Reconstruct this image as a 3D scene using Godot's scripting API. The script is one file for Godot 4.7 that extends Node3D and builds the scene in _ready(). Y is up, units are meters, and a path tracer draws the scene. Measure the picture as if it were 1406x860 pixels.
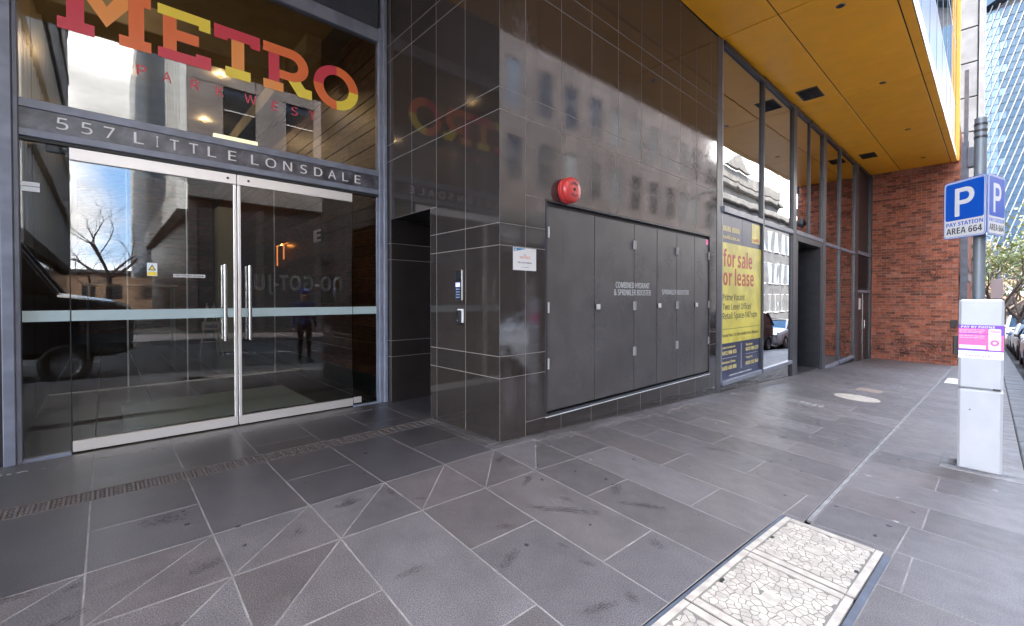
extends Node3D

var M := {}
var rng := RandomNumberGenerator.new()
const UP := Vector3.UP
const FZ := -2.02       # plane of the entrance glazing

# ---------------------------------------------------------------- ground
func G(x: float, z: float) -> float:
	var xx: float = minf(x, 62.0)
	var e: float = maxf(z - 0.11, 0.0) if x < 0.2 else maxf(z - 0.11 * minf(1.0, z / 1.03), 0.0)
	var cf: float = clampf(1.0 - maxf(x, 0.0) / 20.0, 0.2, 1.0)
	var cr: float = -0.08 * minf(e, 1.89) - 0.03 * maxf(e - 1.89, 0.0)
	return -0.0487 * maxf(xx, 0.0) - 0.02 * clampf(x, -12.0, 0.0) * minf(1.0, e / 0.465) + cr * cf

func road(x: float) -> float:
	return G(x, 3.3) - 0.13

# ---------------------------------------------------------------- materials
func lin(c: Color) -> Color:
	return c.linear_to_srgb()

func ntex(sd: int, freq: float, oct: int, a: float, b: float, size := 512, lo := 0.25, hi := 0.75) -> NoiseTexture2D:
	var n := FastNoiseLite.new()
	n.seed = sd
	n.frequency = freq
	n.noise_type = FastNoiseLite.TYPE_SIMPLEX_SMOOTH
	n.fractal_octaves = oct
	n.fractal_gain = 0.55
	var t := NoiseTexture2D.new()
	t.width = size
	t.height = size
	t.seamless = true
	t.noise = n
	var g := Gradient.new()
	g.offsets = PackedFloat32Array([0.0, lo, hi, 1.0])
	g.colors = PackedColorArray([Color(a, a, a), Color(a, a, a), Color(b, b, b), Color(b, b, b)])
	t.color_ramp = g
	return t

func mat(name_: String, c: Color, rough := 0.6, metal := 0.0) -> StandardMaterial3D:
	var m := StandardMaterial3D.new()
	m.resource_name = name_
	m.albedo_color = lin(c)
	m.roughness = rough
	m.metallic = metal
	M[name_] = m
	return m

func skin(m: StandardMaterial3D, fine: Texture2D, s1: float, coarse: Texture2D = null, s2 := 0.3, bump: Texture2D = null, bs := 0.1, rt: Texture2D = null) -> StandardMaterial3D:
	m.uv1_triplanar = true
	m.uv1_world_triplanar = true
	m.uv1_scale = Vector3.ONE * s1
	m.albedo_texture = fine
	if coarse:
		m.detail_enabled = true
		m.detail_albedo = coarse
		m.detail_blend_mode = BaseMaterial3D.BLEND_MODE_MUL
		m.detail_uv_layer = BaseMaterial3D.DETAIL_UV_2
		m.uv2_triplanar = true
		m.uv2_world_triplanar = true
		m.uv2_scale = Vector3.ONE * s2
	if bump:
		m.heightmap_enabled = true
		m.heightmap_texture = bump
		m.heightmap_scale = bs
	if rt:
		m.roughness_texture = rt
	return m

func variants(name_: String, n: int, spread: float, tint := 0.0) -> Array:
	var out := []
	for i in n:
		var m: StandardMaterial3D = M[name_].duplicate()
		m.resource_name = name_ + "_tone_%d" % i
		var k := 1.0 + spread * (2.0 * i / (n - 1.0) - 1.0)
		var c: Color = M[name_].albedo_color.srgb_to_linear()
		var w := tint * sin(i * 2.3)
		m.albedo_color = lin(Color(c.r * k * (1.0 + w), c.g * k, c.b * k * (1.0 - w)))
		out.append(m)
	M[name_ + "s"] = out
	return out

func make_materials() -> void:
	var fine := ntex(1, 0.12, 5, 0.56, 1.0, 1024, 0.25, 0.75)
	var mott := ntex(2, 0.012, 4, 0.84, 1.0, 512)
	var blot := ntex(3, 0.016, 4, 0.9, 1.0, 512, 0.1, 0.7)
	var soft := ntex(4, 0.006, 3, 0.88, 1.0, 512)
	var ruf := ntex(5, 0.015, 4, 0.55, 1.0, 512)
	var streak := ntex(18, 0.008, 5, 0.5, 1.0, 512, 0.2, 0.8)
	var ruf2 := ntex(15, 0.01, 4, 0.8, 1.0, 512)
	var faint := ntex(16, 0.006, 3, 0.95, 1.0, 512, 0.05, 0.95)
	var grain := ntex(6, 0.2, 3, 0.0, 1.0, 512, 0.1, 0.9)
	var speck := ntex(7, 0.3, 2, 0.55, 1.0, 512, 0.2, 0.55)
	skin(mat("bluestone", Color(0.168, 0.15, 0.155), 0.56), fine, 1.1, blot, 0.35, grain, 0.05, ruf2)
	variants("bluestone", 6, 0.2, 0.02)
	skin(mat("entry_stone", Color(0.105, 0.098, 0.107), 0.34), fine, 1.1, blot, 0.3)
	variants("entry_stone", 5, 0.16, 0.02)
	skin(mat("lobby_stone", Color(0.05, 0.052, 0.058), 0.22), fine, 1.0, mott, 0.4)
	skin(mat("grout", Color(0.38, 0.355, 0.34), 0.9), fine, 2.0, mott, 0.7)
	skin(mat("wall_grout", Color(0.4, 0.375, 0.36), 0.8), fine, 2.0)
	skin(mat("granite", Color(0.056, 0.046, 0.042), 0.09), fine, 1.6, faint, 0.8, null, 0.0, ruf)
	M.granite.metallic_specular = 0.62
	variants("granite", 5, 0.14, 0.03)
	skin(mat("booster_metal", Color(0.083, 0.077, 0.076), 0.4), soft, 0.6, faint, 0.9)
	skin(mat("frame_metal", Color(0.2, 0.22, 0.28), 0.36, 0.0), soft, 1.2)
	skin(mat("dark_metal", Color(0.035, 0.034, 0.04), 0.4, 0.2), soft, 1.2)
	skin(mat("mullion_metal", Color(0.06, 0.06, 0.068), 0.4), soft, 1.2)
	mat("black", Color(0.008, 0.008, 0.009), 0.5)
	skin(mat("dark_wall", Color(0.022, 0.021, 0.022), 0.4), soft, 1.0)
	skin(mat("beam_panel", Color(0.13, 0.125, 0.15), 0.3, 0.0), streak, 1.2)
	mat("steel", Color(0.45, 0.44, 0.43), 0.27, 1.0)
	mat("rail_steel", Color(0.72, 0.69, 0.66), 0.42, 0.6)
	mat("hinge_metal", Color(0.36, 0.35, 0.34), 0.5, 0.4)
	mat("letter_white", Color(0.7, 0.69, 0.69), 0.4)
	skin(mat("yellow", Color(1.0, 0.44, 0.02), 0.36), faint, 0.5)
	variants("yellow", 4, 0.04)
	mat("seam_dark", Color(0.03, 0.018, 0.004), 0.8)
	skin(mat("brick", Color(0.63, 0.2, 0.11), 0.85), fine, 1.4, mott, 1.1, grain, 0.3)
	variants("brick", 6, 0.42, 0.12)
	skin(mat("mortar", Color(0.62, 0.5, 0.43), 0.95), fine, 2.0)
	var wob := NoiseTexture2D.new()
	wob.width = 256
	wob.height = 256
	wob.seamless = true
	wob.as_normal_map = true
	wob.bump_strength = 1.2
	var wn := FastNoiseLite.new()
	wn.seed = 21
	wn.frequency = 0.012
	wn.fractal_octaves = 1
	wob.noise = wn
	var sg := mat("shop_glass", Color(0.4, 0.41, 0.42), 0.015, 1.0)
	sg.uv1_triplanar = true
	sg.uv1_world_triplanar = true
	sg.uv1_scale = Vector3.ONE * 0.5
	sg.normal_enabled = true
	sg.normal_texture = wob
	sg.normal_scale = 0.05
	mat("pale_panel", Color(0.62, 0.62, 0.63), 0.12)
	mat("facade_glass", Color(0.5, 0.52, 0.53), 0.03, 1.0)
	var eg := mat("entrance_glass", Color(0.86, 0.9, 0.89), 0.0, 0.0)
	eg.transparency = BaseMaterial3D.TRANSPARENCY_ALPHA
	eg.albedo_color.a = 0.0
	eg.refraction_enabled = true
	eg.refraction_scale = 0.06
	mat("frost", Color(0.36, 0.46, 0.47), 0.55)
	skin(mat("navy", Color(0.025, 0.034, 0.1), 0.35), soft, 0.5)
	skin(mat("sign_yellow", Color(0.8, 0.7, 0.11), 0.35), soft, 0.5)
	mat("sign_red", Color(0.5, 0.06, 0.03), 0.4)
	mat("print_dark", Color(0.03, 0.03, 0.035), 0.5)
	mat("print_yellow", Color(0.72, 0.62, 0.2), 0.4)
	mat("crimson", Color(0.62, 0.045, 0.075), 0.4)
	mat("orange", Color(0.85, 0.32, 0.075), 0.4)
	mat("red_orange", Color(0.78, 0.17, 0.045), 0.4)
	mat("letter_yellow", Color(0.86, 0.68, 0.07), 0.4)
	mat("red_paint", Color(0.55, 0.045, 0.04), 0.3)
	mat("white_paint", Color(0.6, 0.6, 0.6), 0.5)
	skin(mat("pay_paint", Color(0.43, 0.44, 0.47), 0.38), faint, 0.9)
	mat("purple", Color(0.15, 0.03, 0.42), 0.4)
	mat("pink", Color(0.85, 0.1, 0.33), 0.4)
	mat("pale_print", Color(0.75, 0.8, 0.84), 0.4)
	mat("sign_blue", Color(0.004, 0.075, 0.42), 0.35)
	mat("galv", Color(0.15, 0.17, 0.19), 0.48, 0.3)
	skin(mat("post_steel", Color(0.085, 0.09, 0.11), 0.5, 0.2), soft, 1.0)
	skin(mat("asphalt", Color(0.055, 0.055, 0.058), 0.85), fine, 0.8, mott, 0.15)
	skin(mat("kerb_stone", Color(0.22, 0.22, 0.23), 0.8), fine, 1.0, mott, 0.4)
	skin(mat("concrete_pad", Color(0.36, 0.35, 0.36), 0.9), fine, 1.5, mott, 1.2)
	skin(mat("lid_metal", Color(0.46, 0.415, 0.36), 0.5), faint, 2.0, mott, 1.5)
	skin(mat("lid_dirt", Color(0.25, 0.23, 0.21), 0.9), fine, 2.0)
	skin(mat("lid_frame", Color(0.1, 0.115, 0.15), 0.45, 0.4), soft, 2.0)
	skin(mat("grate", Color(0.15, 0.13, 0.125), 0.5, 0.3), mott, 3.0)
	skin(mat("timber", Color(0.2, 0.085, 0.045), 0.4), ntex(8, 0.03, 5, 0.45, 1.0, 512), 0.9, mott, 1.0)
	M.timber.uv1_scale = Vector3(0.25, 3.0, 0.25)
	variants("timber", 5, 0.4, 0.06)
	skin(mat("ceiling", Color(0.13, 0.125, 0.11), 0.8), soft, 0.6)
	skin(mat("mat_fibre", Color(0.4, 0.45, 0.4), 0.95), fine, 3.0)
	skin(mat("skirting", Color(0.03, 0.05, 0.055), 0.4), soft, 1.0)
	skin(mat("stone_front", Color(0.36, 0.31, 0.3), 0.8), fine, 0.4, mott, 0.08)
	variants("stone_front", 4, 0.08, 0.02)
	skin(mat("grey_front", Color(0.2, 0.2, 0.208), 0.85), fine, 0.4, mott, 0.1)
	skin(mat("cream_front", Color(0.28, 0.265, 0.245), 0.8), fine, 0.4, mott, 0.1)
	skin(mat("pale_front", Color(0.14, 0.14, 0.147), 0.8), fine, 0.3, mott, 0.06)
	mat("window_dark", Color(0.02, 0.022, 0.026), 0.08)
	mat("window_pale", Color(0.2, 0.22, 0.23), 0.1, 0.3)
	mat("window_frame", Color(0.45, 0.45, 0.45), 0.5)
	mat("fin_white", Color(0.62, 0.64, 0.65), 0.45)
	mat("fin_grey", Color(0.1, 0.107, 0.12), 0.5)
	mat("tower_light", Color(0.042, 0.068, 0.1), 0.15, 0.7)
	mat("tower_mid", Color(0.015, 0.029, 0.046), 0.15, 0.7)
	mat("tower_dark", Color(0.012, 0.028, 0.05), 0.2, 0.7)
	mat("car_white", Color(0.75, 0.76, 0.78), 0.2)
	mat("car_silver", Color(0.42, 0.44, 0.47), 0.25, 0.6)
	mat("car_dark", Color(0.018, 0.02, 0.028), 0.15)
	mat("car_blue", Color(0.03, 0.12, 0.3), 0.2)
	mat("car_glass", Color(0.02, 0.024, 0.028), 0.03)
	mat("rubber", Color(0.02, 0.02, 0.02), 0.8)
	mat("lamp_glass", Color(0.6, 0.62, 0.65), 0.1, 0.3)
	skin(mat("bark", Color(0.13, 0.095, 0.075), 0.9), fine, 2.0)
	for i in 3:
		var lf := mat("leaf_%d" % i, [Color(0.14, 0.16, 0.045), Color(0.1, 0.13, 0.04), Color(0.2, 0.15, 0.06)][i], 0.6)
		lf.backlight_enabled = true
		lf.backlight = Color(0.25, 0.27, 0.1)
	for a in [["glow_warm", Color(1.0, 0.8, 0.5), 0.12], ["glow_white", Color(1.0, 0.96, 0.8), 0.14], ["glow_blue", Color(0.1, 0.2, 1.0), 0.13], ["glow_orange", Color(1.0, 0.55, 0.2), 0.1]]:
		var e := mat(a[0], Color(0.8, 0.8, 0.8), 0.5)
		e.emission_enabled = true
		e.emission = a[1]
		e.emission_energy_multiplier = a[2]
	mat("cloth_blue", Color(0.02, 0.05, 0.3), 0.8)
	mat("cloth_dark", Color(0.03, 0.03, 0.035), 0.85)
	mat("skin_tone", Color(0.42, 0.24, 0.17), 0.6)
	mat("hedge_brown", Color(0.2, 0.13, 0.09), 0.9)

# ---------------------------------------------------------------- mesh helpers
func ST() -> SurfaceTool:
	var st := SurfaceTool.new()
	st.begin(Mesh.PRIMITIVE_TRIANGLES)
	return st

func tri(st: SurfaceTool, a: Vector3, b: Vector3, c: Vector3, hint: Vector3) -> void:
	var n := (a - c).cross(a - b)
	if n.length_squared() < 1e-16:
		return
	n = n.normalized()
	if n.dot(hint) < 0:
		n = -n
		var t := b
		b = c
		c = t
	for v in [a, b, c]:
		st.set_normal(n)
		st.add_vertex(v)

func quad(st: SurfaceTool, a: Vector3, b: Vector3, c: Vector3, d: Vector3, hint: Vector3) -> void:
	tri(st, a, b, c, hint)
	tri(st, a, c, d, hint)

func box(st: SurfaceTool, p: Vector3, q: Vector3, T := Transform3D.IDENTITY) -> void:
	var lo := p.min(q)
	var hi := p.max(q)
	var c := [Vector3(lo.x, lo.y, lo.z), Vector3(hi.x, lo.y, lo.z), Vector3(hi.x, hi.y, lo.z), Vector3(lo.x, hi.y, lo.z), Vector3(lo.x, lo.y, hi.z), Vector3(hi.x, lo.y, hi.z), Vector3(hi.x, hi.y, hi.z), Vector3(lo.x, hi.y, hi.z)]
	for i in 8:
		c[i] = T * c[i]
	var f := [[0, 1, 2, 3, Vector3(0, 0, -1)], [4, 5, 6, 7, Vector3(0, 0, 1)], [0, 4, 7, 3, Vector3(-1, 0, 0)], [1, 5, 6, 2, Vector3(1, 0, 0)], [3, 2, 6, 7, Vector3(0, 1, 0)], [0, 1, 5, 4, Vector3(0, -1, 0)]]
	for k in f:
		quad(st, c[k[0]], c[k[1]], c[k[2]], c[k[3]], T.basis * k[4])

# box with chamfered edges
func cbox(st: SurfaceTool, p: Vector3, q: Vector3, b := 0.004, T := Transform3D.IDENTITY) -> void:
	var c := (p + q) / 2
	var h := (q - p).abs() / 2
	b = minf(b, minf(h.x, minf(h.y, h.z)) * 0.6)
	var P := func(s: Vector3, ax: int) -> Vector3:
		var d := Vector3(h.x - b, h.y - b, h.z - b)
		d[ax] = h[ax]
		return T * (c + d * s)
	for ax in 3:
		for s in [-1, 1]:
			var u := (ax + 1) % 3
			var v := (ax + 2) % 3
			var ring := []
			for k in [[-1, -1], [1, -1], [1, 1], [-1, 1]]:
				var sg := Vector3.ZERO
				sg[ax] = s
				sg[u] = k[0]
				sg[v] = k[1]
				ring.append(P.call(sg, ax))
			var n := Vector3.ZERO
			n[ax] = s
			quad(st, ring[0], ring[1], ring[2], ring[3], T.basis * n)
	for ax in 3:
		var u := (ax + 1) % 3
		var v := (ax + 2) % 3
		for su in [-1, 1]:
			for sv in [-1, 1]:
				var r := []
				for w in [[-1, u], [1, u], [1, v], [-1, v]]:
					var sg := Vector3.ZERO
					sg[ax] = w[0]
					sg[u] = su
					sg[v] = sv
					r.append(P.call(sg, w[1]))
				var n := Vector3.ZERO
				n[u] = su
				n[v] = sv
				quad(st, r[0], r[1], r[2], r[3], T.basis * n)
	for sx in [-1, 1]:
		for sy in [-1, 1]:
			for sz in [-1, 1]:
				var sg := Vector3(sx, sy, sz)
				tri(st, P.call(sg, 0), P.call(sg, 1), P.call(sg, 2), T.basis * sg)

# slab under a convex ring of points: chamfered top, sides downwards
func slab(st: SurfaceTool, ring: Array, n: Vector3, depth: float, gap: float, bev: float) -> void:
	var k := ring.size()
	var outer := inset(ring, n, gap)
	var inner := inset(ring, n, gap + bev)
	for i in k:
		outer[i] -= n * bev
	for i in range(1, k - 1):
		tri(st, inner[0], inner[i], inner[i + 1], n)
	var mid := Vector3.ZERO
	for p in ring:
		mid += p / k
	for i in k:
		var j := (i + 1) % k
		var out_: Vector3 = ((outer[i] + outer[j]) / 2 - mid)
		quad(st, inner[i], inner[j], outer[j], outer[i], out_ + n * out_.length())
		quad(st, outer[i], outer[j], outer[j] - n * depth, outer[i] - n * depth, out_)

func inset(ring: Array, n: Vector3, d: float) -> Array:
	var k := ring.size()
	var mid := Vector3.ZERO
	for p in ring:
		mid += p / k
	var out := []
	for i in k:
		var p: Vector3 = ring[i]
		var e0: Vector3 = (p - ring[(i + k - 1) % k]).normalized()
		var e1: Vector3 = (ring[(i + 1) % k] - p).normalized()
		var n0 := n.cross(e0).normalized()
		var n1 := n.cross(e1).normalized()
		if n0.dot(mid - p) < 0:
			n0 = -n0
		if n1.dot(mid - p) < 0:
			n1 = -n1
		var s := n0 + n1
		var l := s.length()
		out.append(p + s / l * minf(d * 2.0 / maxf(l, 0.2), (mid - p).length() * 0.95))
	return out

# any 2D outline raised by h, on the plane of T (local x, y; local z is outwards)
func raised(st: SurfaceTool, poly: PackedVector2Array, T: Transform3D, h: float, z0 := 0.0) -> void:
	var idx := Geometry2D.triangulate_polygon(poly)
	for i in range(0, idx.size(), 3):
		var a := poly[idx[i]]
		var b := poly[idx[i + 1]]
		var c := poly[idx[i + 2]]
		tri(st, T * Vector3(a.x, a.y, z0 + h), T * Vector3(b.x, b.y, z0 + h), T * Vector3(c.x, c.y, z0 + h), T.basis.z)
	var cw := Geometry2D.is_polygon_clockwise(poly)
	for i in poly.size():
		var a := poly[i]
		var b := poly[(i + 1) % poly.size()]
		var e := b - a
		var o := Vector2(e.y, -e.x) * (-1.0 if cw else 1.0)
		quad(st, T * Vector3(a.x, a.y, z0), T * Vector3(b.x, b.y, z0), T * Vector3(b.x, b.y, z0 + h), T * Vector3(a.x, a.y, z0 + h), T.basis * Vector3(o.x, o.y, 0))

func rrect(x0: float, y0: float, x1: float, y1: float, r: float, n := 5) -> PackedVector2Array:
	var p := PackedVector2Array()
	for c in [[x1 - r, y0 + r, -PI / 2], [x1 - r, y1 - r, 0.0], [x0 + r, y1 - r, PI / 2], [x0 + r, y0 + r, PI]]:
		for i in n + 1:
			var a: float = c[2] + PI / 2 * i / n
			p.append(Vector2(c[0], c[1]) + Vector2(cos(a), sin(a)) * r)
	return p

func rect(x0: float, y0: float, x1: float, y1: float) -> PackedVector2Array:
	return PackedVector2Array([Vector2(x0, y0), Vector2(x1, y0), Vector2(x1, y1), Vector2(x0, y1)])

# smooth tube along points with radii
func tube(st: SurfaceTool, pts: Array, radii: Array, sides := 10, caps := true) -> void:
	var rings := []
	var prev := Vector3.ZERO
	for i in pts.size():
		var d: Vector3 = (pts[mini(i + 1, pts.size() - 1)] - pts[maxi(i - 1, 0)]).normalized()
		var u := prev - d * prev.dot(d)
		if u.length() < 0.01:
			u = d.cross(Vector3.RIGHT if absf(d.x) < 0.8 else Vector3.FORWARD)
		u = u.normalized()
		prev = u
		var v := d.cross(u)
		var r := []
		for k in sides:
			var a := TAU * k / sides
			var o := u * cos(a) + v * sin(a)
			r.append([pts[i] + o * radii[i], o])
		rings.append(r)
	for i in pts.size() - 1:
		for k in sides:
			var j := (k + 1) % sides
			stri(st, rings[i][k], rings[i + 1][k], rings[i + 1][j])
			stri(st, rings[i][k], rings[i + 1][j], rings[i][j])
	if caps:
		for e in [0, pts.size() - 1]:
			var d: Vector3 = (pts[0] - pts[1]) if e == 0 else (pts[-1] - pts[-2])
			for k in range(1, sides - 1):
				tri(st, rings[e][0][0], rings[e][k][0], rings[e][k + 1][0], d)

func stri(st: SurfaceTool, a: Array, b: Array, c: Array) -> void:
	var n: Vector3 = (a[0] - c[0]).cross(a[0] - b[0])
	var o := [a, b, c] if n.dot(a[1] + b[1] + c[1]) >= 0 else [a, c, b]
	for v in o:
		st.set_normal(v[1])
		st.add_vertex(v[0])

# lathe: profile of (radius, height) round the local z axis of T
func lathe(st: SurfaceTool, prof: Array, T: Transform3D, sides := 28) -> void:
	for i in prof.size() - 1:
		var a: Vector2 = prof[i]
		var b: Vector2 = prof[i + 1]
		var e := b - a
		var nn := Vector2(e.y, -e.x).normalized()
		for k in sides:
			var q := []
			for w in [[a, k], [b, k], [b, k + 1], [a, k + 1]]:
				var t: float = TAU * w[1] / sides
				q.append([T * Vector3(w[0].x * cos(t), w[0].x * sin(t), w[0].y), (T.basis * Vector3(nn.x * cos(t), nn.x * sin(t), nn.y)).normalized()])
			stri(st, q[0], q[1], q[2])
			stri(st, q[0], q[2], q[3])

# ---------------------------------------------------------------- object helpers
var taken := {}

func nm(called: String) -> String:
	if not taken.has(called):
		taken[called] = 0
		return called
	taken[called] += 1
	return "%s_%03d" % [called, taken[called]]

func thing(called: String, label: String, cat: String, at := Vector3.ZERO, turn := 0.0, group := "") -> Node3D:
	var o := Node3D.new()
	o.name = nm(called)
	add_child(o)
	o.position = at
	o.rotation.y = turn
	tag(o, label, cat, group)
	return o

func tag(o: Node3D, label: String, cat: String, group := "") -> void:
	o.set_meta("label", label)
	o.set_meta("category", cat)
	if group:
		o.set_meta("group", group)

func obj(called: String, st, m: Material, parent: Node = self) -> MeshInstance3D:
	var o := MeshInstance3D.new()
	o.mesh = st.commit() if st is SurfaceTool else st
	o.material_override = m
	if parent == self:
		o.name = nm(called)
		add_child(o)
	else:
		var i := 0
		var c := called
		var key := str(parent.get_instance_id()) + called
		if taken.has(key):
			taken[key] += 1
			c = "%s_%03d" % [called, taken[key]]
		else:
			taken[key] = 0
		o.name = c
		parent.add_child(o)
	return o

func struct(called: String, st, m: Material) -> MeshInstance3D:
	var o := obj(called, st, m)
	o.set_meta("kind", "structure")
	return o

func stuff(called: String, st, m: Material, parent: Node) -> MeshInstance3D:
	var o := obj(called, st, m, parent)
	o.set_meta("kind", "stuff")
	return o

func bx(parent: Node, called: String, m: Material, p: Vector3, q: Vector3, b := 0.003) -> MeshInstance3D:
	var st := ST()
	if b > 0:
		cbox(st, p, q, b)
	else:
		box(st, p, q)
	return obj(called, st, m, parent)

func copy_of(o: Node3D, called: String) -> Node3D:
	var c: Node3D = o.duplicate()
	c.name = nm(called)
	add_child(c)
	return c

# lettering that fills a box w by h, whose lower left corner is at local (x, y) of T
func text(parent: Node, called: String, s: String, bold: bool, T: Transform3D, x: float, y: float, w: float, h: float, m: Material, depth := 0.0015, z0 := 0.0) -> MeshInstance3D:
	var f := SystemFont.new()
	f.font_names = PackedStringArray(["Droid Sans"])
	f.font_weight = 700 if bold else 400
	var t := TextMesh.new()
	t.font = f
	t.text = s
	t.font_size = 48
	t.pixel_size = 0.01
	t.depth = 0.1
	t.curve_step = 2.0
	var bb := t.get_aabb()
	var o := obj(called, t, m, parent)
	var sc := Vector3(w / bb.size.x, h / bb.size.y, depth / 0.1)
	o.transform = T * Transform3D(Basis.from_scale(sc), Vector3(x - bb.position.x * sc.x, y - bb.position.y * sc.y, z0 - bb.position.z * sc.z))
	return o

func plane_at(o: Vector3, xdir: Vector3) -> Transform3D:
	return Transform3D(Basis(xdir, UP, xdir.cross(UP)), o)

# ---------------------------------------------------------------- camera, sky, sun
func make_view() -> void:
	var cam := Camera3D.new()
	cam.name = "camera"
	add_child(cam)
	var yaw := 0.827 # the view turns this far from +x towards -z
	cam.near = 0.05
	cam.far = 900.0
	cam.projection = Camera3D.PROJECTION_FRUSTUM
	cam.size = 0.05 * 860.0 / 606.78
	cam.frustum_offset = Vector2(0, -12.333 / 606.78 * 0.05)
	cam.position = Vector3(-2.416, 1.2, 2.777)
	cam.rotation = Vector3(-0.0127, yaw - PI / 2, 0.0)
	cam.current = true

	var env := Environment.new()
	env.background_mode = Environment.BG_SKY
	env.tonemap_mode = Environment.TONE_MAPPER_LINEAR
	env.tonemap_exposure = 9.4
	env.sdfgi_enabled = true
	env.ssao_enabled = true
	env.ssil_enabled = true
	var sky := Sky.new()
	var pm := PanoramaSkyMaterial.new()
	pm.panorama = sky_picture()
	pm.energy_multiplier = 1.0
	sky.sky_material = pm
	env.sky = sky
	var we := WorldEnvironment.new()
	we.name = "world_environment"
	we.environment = env
	add_child(we)

	var sun := DirectionalLight3D.new()
	sun.name = "sun"
	sun.light_energy = 1.0
	sun.light_color = Color(1.0, 0.95, 0.88)
	sun.light_angular_distance = 1.5
	sun.shadow_enabled = true
	add_child(sun)
	sun.look_at_from_position(Vector3.ZERO, Vector3(0.4, -0.8, 0.55), UP)

func sky_picture() -> ImageTexture:
	var w := 768
	var h := 384
	var n := FastNoiseLite.new()
	n.seed = 12
	n.frequency = 1.35
	n.fractal_octaves = 6
	n.fractal_gain = 0.5
	var n2 := FastNoiseLite.new()
	n2.seed = 5
	n2.frequency = 2.6
	n2.fractal_octaves = 4
	var data := PackedFloat32Array()
	data.resize(w * h * 3)
	var i := 0
	for y in h:
		var el := (0.5 - (y + 0.5) / h) * PI
		for x in w:
			var az := (x + 0.5) / w * TAU
			var c := Color(0.5, 0.5, 0.52)
			if el > -0.02:
				var up := maxf(sin(el), 0.0)
				var blue := Color(0.17, 0.42, 0.86).lerp(Color(0.55, 0.72, 0.92), pow(1.0 - up, 5.0))
				var d := Vector3(cos(el) * sin(az), sin(el) * 2.2, cos(el) * cos(az))
				var v := n.get_noise_3dv(d)
				var cov := smoothstep(-0.22, 0.12, v)
				var sh := n2.get_noise_3dv(d)
				var cloud := Color(2.25, 2.17, 2.12) * clampf(0.72 + 1.0 * sh + 0.3 * (1.0 - cov), 0.28, 1.3)
				c = (blue * 1.15).lerp(cloud, cov)
			data[i] = c.r
			data[i + 1] = c.g
			data[i + 2] = c.b
			i += 3
	var im := Image.create_from_data(w, h, false, Image.FORMAT_RGBF, data.to_byte_array())
	return ImageTexture.create_from_image(im)

# ---------------------------------------------------------------- paving
func paver(st_g: SurfaceTool, parent: Node, m: Material, ring: Array, gap := 0.0035) -> void:
	var n := (ring[2] - ring[0] as Vector3).cross(ring[1] - ring[0] as Vector3).normalized()
	if n.y < 0:
		n = -n
	var span := 0.0
	for i in range(1, ring.size() - 1):
		span += ((ring[i] - ring[0]) as Vector3).cross(ring[i + 1] - ring[0]).length()
	if span < 0.004:
		return
	var st := ST()
	slab(st, ring, n, 0.018, gap, 0.001)
	obj("paver", st, m, parent)
	for i in range(1, ring.size() - 1):
		tri(st_g, ring[0] - UP * 0.0007, ring[i] - UP * 0.0007, ring[i + 1] - UP * 0.0007, UP)

func gring(x0: float, x1: float, z0: float, z1: float) -> Array:
	return [Vector3(x0, G(x0, z0), z0), Vector3(x1, G(x1, z0), z0), Vector3(x1, G(x1, z1), z1), Vector3(x0, G(x0, z1), z1)]

const MOD := 0.467
const LID_O := Vector2(0.748, 1.887)     # corner of the access lids, then the two edge directions
const LID_U := Vector2(-0.9994, -0.0346)
const LID_V := Vector2(-0.144, 0.9896)
const LID_L := 2.2
const LID_W := 0.543

func lid_quad() -> PackedVector2Array:
	return PackedVector2Array([LID_O, LID_O + LID_U * LID_L, LID_O + LID_U * LID_L + LID_V * LID_W, LID_O + LID_V * LID_W])

# what is left of a convex outline outside a convex quad
func outside(poly: PackedVector2Array, q: PackedVector2Array) -> Array:
	var mid := (q[0] + q[2]) / 2
	var out := []
	var rem := poly
	for i in 4:
		var a := q[i]
		var e := (q[(i + 1) % 4] - a).normalized()
		var n := Vector2(e.y, -e.x)
		if n.dot(mid - a) > 0:
			n = -n
		var o := half(rem, a, -n)
		var c := PackedVector2Array()
		for p in o:
			if c.is_empty() or (p.distance_to(c[-1]) > 0.004 and p.distance_to(c[0]) > 0.004):
				c.append(p)
		if c.size() >= 3 and area(c) > 0.001:
			out.append(c)
		rem = half(rem, a, n)
		if rem.size() < 3:
			break
	return out

func area(p: PackedVector2Array) -> float:
	var s := 0.0
	for i in p.size():
		s += p[i].cross(p[(i + 1) % p.size()])
	return absf(s) / 2

func cut(spans: Array, lo: float, hi: float) -> Array:
	var out := []
	for s in spans:
		if hi <= s[0] or lo >= s[1]:
			out.append(s)
			continue
		if lo - s[0] > 0.02:
			out.append([s[0], lo])
		if s[1] - hi > 0.02:
			out.append([hi, s[1]])
	return out

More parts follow.
